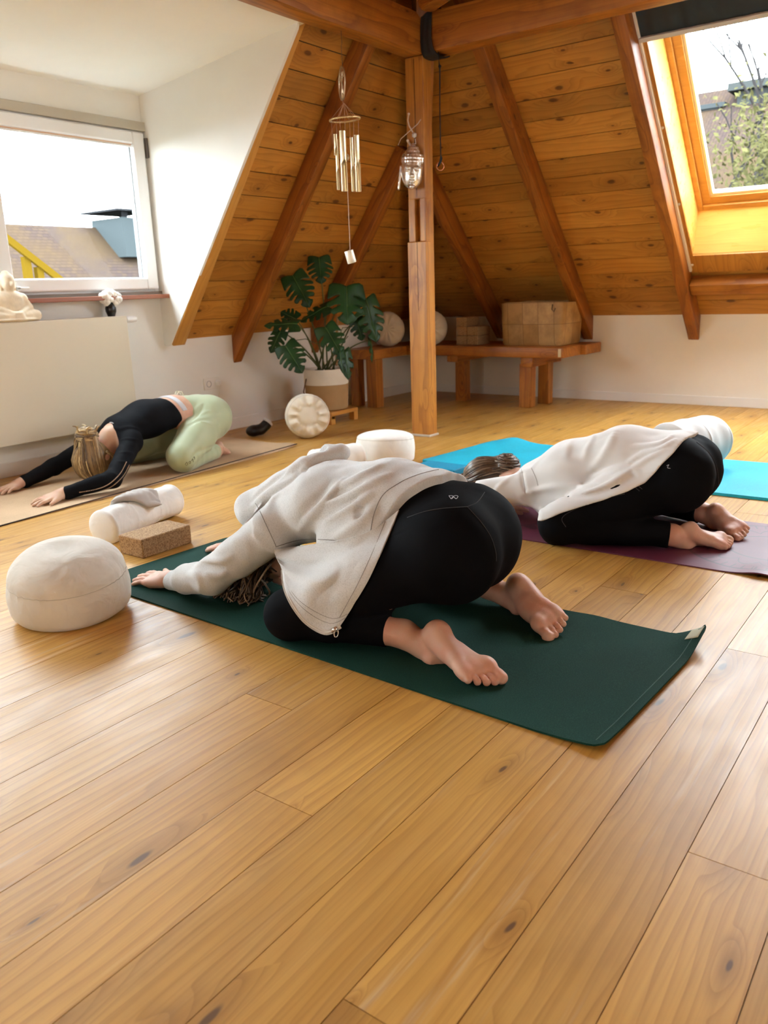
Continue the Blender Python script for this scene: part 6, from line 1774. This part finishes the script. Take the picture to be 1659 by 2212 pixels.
# ---------------------------------------------------------------- person in the white shirt
X2 = 3.17
sideX = (1, 0, 0)
pel2, wai2, che2, upp2, nek2 = (X2, .925, .275), (X2-.01, 1.12, .325), (X2-.02, 1.34, .262), (X2-.02, 1.50, .185), (X2-.02, 1.60, .170)
sL2, sR2 = (3.035, 1.475, .168), (3.285, 1.49, .168)
eL2, eR2 = (2.955, 1.70, .130), (3.37, 1.70, .10)
wL2, wR2 = (3.075, 1.655, .040), (3.22, 1.72, .036)
hL2, hR2 = (3.08, .92, .25), (3.26, .92, .25)
kL2, kR2 = (2.868, 1.262, .088), (3.50, 1.25, .088)
aL2, aR2 = (3.015, .875, .060), (3.385, .865, .060)
F2L = foot_prims((3.045, .838, .100), (3.145, .672, .024), (-.25, -.15, 1), -1, .250)
F2R = foot_prims((3.370, .828, .105), (3.245, .660, .024), (-.55, -.25, .8), 1, .250)
H2L = hand_prims(wL2, (3.16, 1.60, .03), (0, 0, 1), 1, k=.95)
hip2 = [(ecap(pel2, wai2, .150, .120, sideX, .135, .095), 0), (ell((3.09, .885, .270), (.105, .125, .135)), .05), (ell((3.255, .890, .270), (.105, .120, .130)), .04)]
legs2 = leg_prims(hL2, kL2, aL2, .105, .078, .060, .046)+leg_prims(hR2, kR2, aR2, .105, .078, .060, .046)
tor2 = [(ecap(wai2, che2, .120, .135, sideX, .090, .092), .04), (ecap(che2, upp2, .135, .125, sideX, .092, .072), .04), (ecap(sL2, sR2, .048, .048, (0, 0, 1), .048, .048), .05)]
arm2 = [(cap(sL2, eL2, .046, .038), .03), (cap(eL2, wL2, .038, .026), .012), (cap(sR2, eR2, .046, .038), .03), (cap(eR2, wR2, .038, .026), .012)]
hd2 = V3((3.145, 1.735, .142))
hp2, er2 = head_prims(hd2, (-.05, .92, .15), (0, .12, -1), .92)
b2 = Sdf((2.72, .60, -.005), (3.66, 1.95, .48), .004)
b2.adds(hip2+legs2+tor2, -.006); b2.adds([(cap(nek2, hd2+V3((0, -.03, 0)), .052, .05), .03)]+hp2+er2+arm2)
for F_ in (F2L, F2R):
    b2.adds(F_[0]); b2.adds(F_[3])
    for tt in F_[1]: b2.adds([(tt[0][0], .004)]+[(q[0], .0015) for q in tt[1:]])
b2.adds([(cap(lerp(kL2, aL2, .6), aL2, .044, .036), .01), (cap(aL2, F2L[2], .036, .034), .02), (cap(lerp(kR2, aR2, .6), aR2, .044, .036), .01), (cap(aR2, F2R[2], .036, .034), .02)])
b2.adds(H2L[0]); b2.adds(H2L[2])
for ff in H2L[1]: b2.adds([(ff[0][0], .006)]+[(q[0], .002) for q in ff[1:]])
b2.f = np.maximum(b2.f, (.0055-b2.ax[2])[None, None, :]*np.ones_like(b2.f[:1, :1]))
person2 = b2.obj('person', SK2_, loc=(3.17, 1.1, 0)); del b2
tag(person2, 'kneeling person bowed forward in a loose white shirt and black trousers on the purple mat', 'person')
lg = Sdf((2.72, .68, 0), (3.66, 1.40, .45), .004)
lg.adds(hip2, .004)
Xg, Yg, Zg = lg.g((slice(None),)*3)
lg.f = np.maximum(lg.f, (Yg-1.0)+(Zg-.38)*.5)
lg.adds(legs2, .004); lg.add(cap((X2, .72, .36), (X2, .745, .12), .006), .035, op='sub')
Xg, Yg, Zg = lg.g((slice(None),)*3)
for an, kn in ((aL2, kL2), (aR2, kR2)):
    d = V3(an)-V3(kn); d /= np.linalg.norm(d); p = lerp(kn, an, .97)
    lg.f = np.where((Zg < .14) & (np.abs(Xg-an[0]) < .12), np.maximum(lg.f, (Xg-p[0])*d[0]+(Yg-p[1])*d[1]+(Zg-p[2])*d[2]), lg.f)
lg.f = np.maximum(lg.f, .0055-Zg)
lg.disp(lambda x, y, z: .003*vnoise(x*14, y*14, z*14)+.002*vnoise(x*30, y*20, z*30))
trous2 = lg.obj('trousers', fabric('black_trousers', (.0045, .0047, .0058), .8, 900, .2, .2, sheen=0), person2); del lg
bv = bvh_world(trous2)
T = lambda L_: [(1000+x/2.517, 880+y/2.517) for x, y in L_]
for sp_ in ([(560, 650), (540, 600), (620, 550), (760, 500), (880, 470)], [(885, 390), (930, 430), (960, 455)], [(905, 385), (945, 420), (975, 445)], [(1270, 190), (1340, 250), (1380, 330), (1390, 420)]):
    seam_obj(bv, [T(sp_)], .0014, thr, trous2)
seam_obj(bv, [T([(1108, 318), (1120, 312), (1112, 328), (1128, 332)])], .0010, plain('grey_print', (.4, .4, .42), .5), trous2, 'emblem', 10)
sh_m = fabric('white_shirt_cotton', (.74, .72, .69), .88, 700, .2, .03, sheen=.15)
def shirt_field(h):
    s = Sdf((2.74, .80, .0), (3.60, 1.85, .50), h)
    s.adds([(ecap((X2, .93, .285), wai2, .165, .148, sideX, .146, .110), 0), (ecap(wai2, che2, .150, .158, sideX, .108, .100), .04), (ecap(che2, upp2, .158, .145, sideX, .100, .076), .04),
            (ecap(sL2, sR2, .056, .056, (0, 0, 1), .056, .056), .04), (ell((3.03, 1.30, .155), (.075, .17, .135)), .06), (ell((3.30, 1.30, .155), (.075, .17, .135)), .06)])
    s.adds(hip2+[legs2[0], legs2[1], legs2[5], legs2[6]], .013)
    Xg, Yg, Zg = s.g((slice(None),)*3)
    s.f = np.maximum(s.f, .868-Yg-(Zg-.42)*.42+np.maximum(0, .38-Zg)*.30)
    s.f = np.maximum(s.f, np.maximum(.06, .283-.532*(Yg-.989)-.032*np.exp(-((Yg-1.02)/.15)**2))-Zg)
    s.adds([(cap(sL2, lerp(sL2, eL2, .9), .072, .060), .03), (cap(sR2, lerp(sR2, eR2, .8), .068, .058), .03)])
    s.cut(lerp(sL2, eL2, .95), V3(eL2)-V3(sL2)); 
    return s
s = shirt_field(.008); tmp = s.obj('tmp', sh_m); bvc = bvh_world(tmp); bpy.data.objects.remove(tmp)
f2 = [(T([(1140, 150), (1080, 190), (1000, 210), (930, 215)]), 0.0142, .010), (T([(1150, 175), (1060, 230), (980, 250), (900, 300)]), 0.0142, .010), (T([(1100, 230), (1000, 280), (930, 330), (820, 380)]), 0.0142, .010),
      (T([(960, 360), (900, 330), (800, 340), (700, 380)]), 0.0121, .012), (T([(960, 300), (900, 350), (780, 420), (650, 470)]), 0.0162, .012), (T([(930, 370), (820, 430), (650, 480), (480, 480)]), -0.0121, .012),
      (T([(600, 170), (570, 220), (560, 270)]), 0.0101, .014), (T([(720, 140), (690, 200), (660, 270)]), 0.0101, .014), (T([(830, 120), (800, 190), (760, 270), (700, 330)]), 0.0121, .016),
      (T([(300, 480), (450, 440), (600, 430), (760, 420)]), 0.0121, .012), (T([(330, 510), (420, 560), (440, 600)]), 0.0121, .012), (T([(300, 480), (350, 540), (380, 600)]), 0.0101, .010),
      (T([(270, 370), (210, 420), (180, 450)]), 0.0101, .012), (T([(320, 340), (330, 420), (345, 470)]), -0.0081, .008), (T([(400, 300), (370, 340), (300, 350)]), 0.0101, .012)]
ff = fold_fn(bvc, f2)
s = shirt_field(.0045); s.disp(lambda x, y, z: .003*vnoise(x*10, y*10, z*10, 1)+.0032*vnoise(x*26, y*14, z*26, 3)); s.disp(ff)
shirt2 = s.obj('shirt', sh_m, person2); del s
bv = bvh_world(shirt2)
seam_obj(bv, [T([(318, 335), (330, 400), (338, 470)]), T([(372, 330), (395, 380), (408, 425)])], .0012, plain('shirt_seam', (.50, .47, .45), .9), shirt2)
hm2 = hair_mat('dark_blond_hair', (.030, .018, .011), (.11, .065, .036), (.33, .24, .16))
c2 = Sdf(hd2-.2, hd2+.2, .005); c2.adds([(hp2[0][0], 0)], .012); bun2 = V3((3.17, 1.662, .222)); c2.adds([(ell(bun2, (.056, .056, .046)), .004)])
c2.cut(hd2+V3((0, 0, -.045)), (0, -.3, -1))
hair2 = c2.obj('hair', hm2, person2)
bvh2 = bvh_world(hair2)
def drape(bvh, c, d, off=.0015):
    d = Vector(d).normalized(); c = Vector(c); h = bvh.ray_cast(c+d*.4, -d)
    return np.array(h[0]+d*off) if h[0] is not None else np.array(c+d*.1)
def flat_rnd(o, v=.45):
    a_ = o.data.attributes.new('rnd', 'FLOAT', 'FACE'); a_.data.foreach_set('value', [v]*len(o.data.polygons))
flat_rnd(hair1, .3); flat_rnd(hair2, .3)
r = random.Random(12); cv = []
for i in range(150):
    a = -1.25+2.5*r.random(); pts = []
    for q in range(6):
        t_ = q/5; th = 1.45-1.15*t_
        d = V3((math.sin(a)*math.sin(th), math.cos(th)*1.0, math.cos(a)*math.sin(th)))
        pts.append(drape(bvh2, hd2, (math.sin(a)*(.35+.65*math.sin(math.pi*min(1, t_+.15)))*(1-t_*.5), 1.0-1.7*t_, math.cos(a)*(.2+t_) if abs(a) < 1.5 else .2)))
    cv.append(pts)
for i in range(70):     # the coiled bun
    a0 = r.uniform(0, 6.28); rr_ = .028+.030*r.random(); zz = .028*r.random()
    ph = r.uniform(-.2, 1.4); dp = r.uniform(-.12, .12)
    cv.append([drape(bvh2, bun2, (math.cos(ph+dp*k)*math.cos(a0+k*.42), math.cos(ph+dp*k)*math.sin(a0+k*.42), math.sin(ph+dp*k)), .002+.003*r.random()) for k in range(6)])
for i in range(40):     # loose tail at the far end
    b_ = V3((3.15+.02*r.gauss(0, 1), 1.855+.012*r.gauss(0, 1), .145+.014*r.gauss(0, 1))); a0 = r.uniform(0, 6.28)
    cv.append([hd2+V3((0, .085, .02)), b_+V3((0, -.025, .012)), b_+V3((.02*math.cos(a0), .02*math.sin(a0), .012)), b_+V3((.022*math.cos(a0+1.6), .022*math.sin(a0+1.6), -.012))])
strands('hair_strands', hair2, hm2, cv, .0042, 5, .0022)

# ---------------------------------------------------------------- person in black and pale green by the wall
Y3 = 3.95
sideY = (0, 1, 0)
pel3, wai3, che3, upp3, nek3 = (3.42, Y3-.02, .265), (3.23, Y3, .325), (3.01, Y3, .305), (2.83, Y3, .270), (2.745, Y3-.01, .245)
sL3, sR3 = (2.795, 3.815, .215), (2.79, 4.075, .215)
eL3, eR3 = (2.535, 3.655, .075), (2.54, 4.20, .085)
wL3, wR3 = (2.285, 3.738, .038), (2.325, 4.185, .038)
tL3, tR3 = (2.095, 3.768, .014), (2.135, 4.135, .014)
hL3, hR3 = (3.415, 3.86, .25), (3.415, 4.03, .25)
kL3, kR3 = (3.045, 3.700, .098), (3.06, 4.20, .095)
aL3, aR3 = (3.385, 3.785, .062), (3.40, 4.10, .062)
F3L = foot_prims((3.42, 3.80, .105), (3.545, 3.86, .03), (.2, -.35, 1), -1, .235)
F3R = foot_prims((3.42, 4.08, .10), (3.59, 4.02, .024), (.2, .15, 1), 1, .235)
H3L = hand_prims(wL3, tL3, (0, -.1, 1), -1, k=1.05); H3R = hand_prims(wR3, tR3, (0, 0, 1), 1, k=1.05)
hip3 = [(ecap(pel3, wai3, .150, .118, sideY, .130, .088), 0), (ell((3.455, 3.865, .255), (.125, .105, .125)), .05), (ell((3.455, 4.02, .255), (.125, .105, .125)), .05)]
def legs3_(hi, kn, an):
    mid = lerp(kn, an, .35)
    return [(cap(hi, lerp(hi, kn, .5), .112, .105), .05), (cap(lerp(hi, kn, .5), kn, .105, .088), .03), (cap(V3(kn)+V3((.015, 0, -.03)), mid-V3((0, 0, .020)), .064, .056), .004), (cap(mid-V3((0, 0, .020)), an, .056, .042), .004)]
legs3 = legs3_(hL3, kL3, aL3)+legs3_(hR3, kR3, aR3)
tor3 = [(ecap(wai3, che3, .118, .135, sideY, .088, .100), .04), (ecap(che3, upp3, .135, .130, sideY, .100, .080), .04), (ecap(sL3, sR3, .055, .055, (0, 0, 1), .055, .055), .05)]
arm3 = [(cap(sL3, eL3, .052, .040), .03), (cap(eL3, wL3, .042, .027), .015), (cap(sR3, eR3, .052, .040), .03), (cap(eR3, wR3, .042, .027), .015)]
hd3 = V3((2.635, 3.93, .135))
hp3, er3 = head_prims(hd3, (-.80, 0, -.45), (.35, 0, -.9), 1.0)
b3 = Sdf((2.04, 3.52, -.005), (3.68, 4.36, .46), .0045)
b3.adds(hip3+legs3, -.005); b3.adds(tor3); b3.adds(hip3[:1]); b3.adds([(cap(nek3, hd3+V3((.02, 0, .02)), .058, .055), .03)]+hp3+er3+arm3)
for F_ in (F3L, F3R):
    b3.adds(F_[0]); b3.adds(F_[3])
    for tt in F_[1]: b3.adds([(tt[0][0], .004)]+[(q[0], .0015) for q in tt[1:]])
b3.adds([(cap(lerp(kL3, aL3, .6), aL3, .042, .036), .01), (cap(aL3, F3L[2], .036, .034), .02), (cap(lerp(kR3, aR3, .6), aR3, .042, .036), .01), (cap(aR3, F3R[2], .036, .034), .02)])
for H_ in (H3L, H3R):
    b3.adds(H_[0])
    for ff in H_[1]: b3.adds([(ff[0][0], .006)]+[(q[0], .002) for q in ff[1:]])
    b3.adds(H_[2])
b3.f = np.maximum(b3.f, (.0065-b3.ax[2])[None, None, :]*np.ones_like(b3.f[:1, :1]))
person3 = b3.obj('person', SK3_, loc=(2.9, 3.95, 0)); del b3
tag(person3, 'kneeling person stretched forward in a black top and pale green leggings by the radiator', 'person')
lg = Sdf((2.88, 3.52, 0), (3.68, 4.36, .44), .004)
lg.adds(hip3, .0035)
Xg, Yg, Zg = lg.g((slice(None),)*3)
lg.f = np.maximum(lg.f, 3.262-Xg+(.40-Zg)*.16)
lg.adds(legs3, .0035)
for an, kn in ((aL3, kL3), (aR3, kR3)):
    d = V3(an)-V3(kn); d /= np.linalg.norm(d); p = lerp(kn, an, .98)
    lg.f = np.where((Zg < .13) & (np.abs(Yg-an[1]) < .11), np.maximum(lg.f, (Xg-p[0])*d[0]+(Yg-p[1])*d[1]+(Zg-p[2])*d[2]), lg.f)
lg.f = np.maximum(lg.f, .0065-Zg)
lg.disp(lambda x, y, z: .002*vnoise(x*14, y*14, z*14)+.0015*vnoise(x*34, y*16, z*22))
tmp = lg.obj('tmp', blk); bvc = bvh_world(tmp); bpy.data.objects.remove(tmp)
C4 = lambda L_: [(140+x/4.366, 840+y/4.366) for x, y in L_]
lg.disp(fold_fn(bvc, [(C4([(1130, 330), (1200, 230), (1290, 140)]), .006, .010), (C4([(1180, 320), (1260, 240), (1310, 150)]), -.006, .010), (C4([(1160, 200), (1150, 280), (1130, 350)]), .005, .010),
                      (C4([(1120, 380), (1230, 310), (1340, 290), (1430, 310)]), -.010, .012), (C4([(1250, 300), (1330, 320), (1400, 350)]), .005, .010), (C4([(1270, 250), (1340, 215), (1390, 215)]), .005, .010),
                      (C4([(1200, 660), (1250, 600), (1330, 570), (1440, 530)]), -.012, .010), (C4([(1400, 540), (1440, 570), (1450, 610)]), .003, .008)]))
legg3 = lg.obj('leggings', fabric('pale_green_leggings', (.40, .46, .30), .45, 900, .12, .04, sheen=.2), person3); del lg
bv = bvh_world(legg3)
seam_obj(bv, [C4([(1135, 715), (1150, 690), (1160, 715), (1140, 722)]), C4([(1168, 695), (1182, 680), (1186, 700), (1172, 705)]), C4([(1195, 680), (1205, 660), (1212, 690)]), C4([(1215, 650), (1222, 640), (1224, 665)])], .0014, plain('dark_print', (.06, .06, .05), .6), legg3, 'emblem', 10)
bm = bmesh.new()
for (a, b, h_) in (((3.262, 3.955, .405), (3.305, 3.935, .40), .03), ((3.268, 3.99, .40), (3.325, 3.98, .395), .032)):
    a, b = Vector(a), Vector(b); m_ = (a+b)/2+Vector((0, 0, h_)); add_tube(bm, [tuple(p) for p in spline([a, a.lerp(m_, .6)+Vector((0, 0, h_*.4)), m_, b.lerp(m_, .6)+Vector((0, 0, h_*.4)), b], 14)], .0035, 6)
bm_obj('drawstring', bm, plain('pale_drawstring', (.72, .70, .55), .8), legg3, True)
bk3 = fabric('black_sports_top', (.0065, .0070, .0092), .75, 900, .2, .2, sheen=0)
def top3f(h):
    s = Sdf((2.20, 3.50, .0), (3.34, 4.36, .48), h)
    s.adds(tor3, .006)
    Xg, Yg, Zg = s.g((slice(None),)*3)
    s.f = np.maximum(s.f, Xg-3.135-(.41-Zg)*.38)
    s.f = np.maximum(s.f, 2.765-Xg-np.abs(Yg-Y3)*.25)
    s.adds([(q[0], .02) for q in arm3], .006)
    for el, wr in ((eL3, wL3), (eR3, wR3)): 
        d = V3(wr)-V3(el); d /= np.linalg.norm(d); p = lerp(el, wr, .93)
        pl = (Xg-p[0])*d[0]+(Yg-p[1])*d[1]+(Zg-p[2])*d[2]
        s.f = np.where(np.abs(Yg-p[1]) < .12, np.maximum(s.f, np.where(Xg < 2.45, pl, -1)), s.f)
        s.add(cap(lerp(el, wr, .80), lerp(el, wr, .915), .036, .037), .006)
    s.f = np.maximum(s.f, .0065-Zg)
    return s
s = top3f(.0045)
tmp = s.obj('tmp', bk3); bvc = bvh_world(tmp); bpy.data.objects.remove(tmp)
s.disp(lambda x, y, z: .0022*vnoise(x*16, y*16, z*16)+.0030*np.maximum(0, vnoise(x*38, y*6, z*10, 4))*(x < 2.75))
s.disp(fold_fn(bvc, [(C4([(540, 380), (600, 360), (700, 380)]), .005, .008), (C4([(530, 480), (600, 470), (680, 480)]), .005, .008), (C4([(520, 600), (590, 600), (650, 610)]), .005, .008), (C4([(500, 680), (560, 690), (620, 690)]), .004, .008),
                     (C4([(430, 360), (520, 380), (560, 360)]), .006, .010), (C4([(720, 330), (800, 330), (870, 290)]), .005, .014), (C4([(420, 790), (470, 800), (520, 830)]), .004, .008)]))
top3 = s.obj('long_sleeved_top', bk3, person3); del s
bv = bvh_world(top3)
# rows of small holes along the sleeve, the pale waistband of the bra, the small neck tag
bm = bmesh.new()
for path in (C4([(140, 975), (300, 945), (420, 895), (520, 800), (580, 690)]), C4([(180, 1000), (330, 965), (450, 915), (550, 820), (605, 720)])):
    for p in on_surface(bv, path, 46, .0006): add_sphere(bm, p, .0030, 6, 4)
bm_obj('mesh_dots', bm, plain('pale_skin_dots', (.50, .36, .27), .7), top3)
seam_obj(bv, [C4([(425, 318), (440, 318), (458, 326)])], .003, plain('grey_tag', (.5, .5, .5), .6), top3, 'tag', 8)
bb = Sdf((3.05, 3.78, .15), (3.35, 4.12, .47), .004); bb.adds(tor3[:1]+hip3[:1], .010)
Xg, Yg, Zg = bb.g((slice(None),)*3)
u_ = Xg-3.185-(.41-Zg)*.30
bb.f = np.maximum(bb.f, np.abs(u_)-.018); bb.f = np.maximum(bb.f, .335-Zg)
bb.obj('waistband', fabric('pale_grey_elastic', (.55, .56, .60), .8, 500, .3), person3)
hm3 = hair_mat('blond_hair', (.085, .048, .020), (.33, .21, .085), (.66, .50, .25))
c3 = Sdf(hd3-.2, hd3+.2, .005); c3.adds([(hp3[0][0], 0)], .013); bun = V3((2.590, 3.925, .272)); c3.adds([(ell(bun, (.054, .056, .050)), .006)])
c3.cut(hd3+V3((.055, 0, .02)), (1, 0, -.25)); c3.f = np.maximum(c3.f, (.0065-c3.ax[2])[None, None, :]*np.ones_like(c3.f[:1, :1]))
hair3 = c3.obj('hair', hm3, person3); flat_rnd(hair3, .3); bvh3 = bvh_world(hair3)
r = random.Random(21); cv = []
upb = V3((-.25, 0, .97)); 
for i in range(230):    # swept up from the forehead and sides into the bun
    a = r.uniform(-1.5, 1.5); pts = []
    for q in range(7):
        t_ = q/6; el = -1.05+2.25*t_
        rad = V3((.098, .086, .108))
        w_ = math.cos(el); y_ = math.sin(a)*w_*(1-.55*t_); x_ = -math.cos(a)*w_
        pts.append(drape(bvh3, hd3, (x_*rad[0], y_*rad[1], math.sin(el)*rad[2])))
    for p in pts: p[2] = max(p[2], .012)
    cv.append(pts)
for i in range(120):
    a0 = r.uniform(0, 6.28); ph = r.uniform(-.3, 1.4); dp = r.uniform(-.12, .12)
    cv.append([drape(bvh3, bun, (math.cos(ph+dp*k)*math.cos(a0+k*.42), math.cos(ph+dp*k)*math.sin(a0+k*.42), math.sin(ph+dp*k)), .001+.003*r.random()) for k in range(6)])
for i in range(7):     # loose wisps on the bun and at the ear
    a0 = r.uniform(0, 6.28); p = bun+V3((.045*math.cos(a0), .05*math.sin(a0), .02)); cv.append([p, p+V3((.02*math.cos(a0), .02*math.sin(a0), .03)), p+V3((.035*math.cos(a0+.5), .035*math.sin(a0+.5), .028+.02*r.random()))])
for i in range(24):
    p = hd3+V3((.045, -.075, .02)); cv.append([p+V3((-.03, -.004, .03)), p+V3((.01*r.random(), -.012, 0)), p+V3((.005+.02*r.random(), -.016, -.045)), p+V3((-.015+.02*r.random(), -.010, -.08))])
strands('hair_strands', hair3, hm3, cv, .0045, 9, .0025)
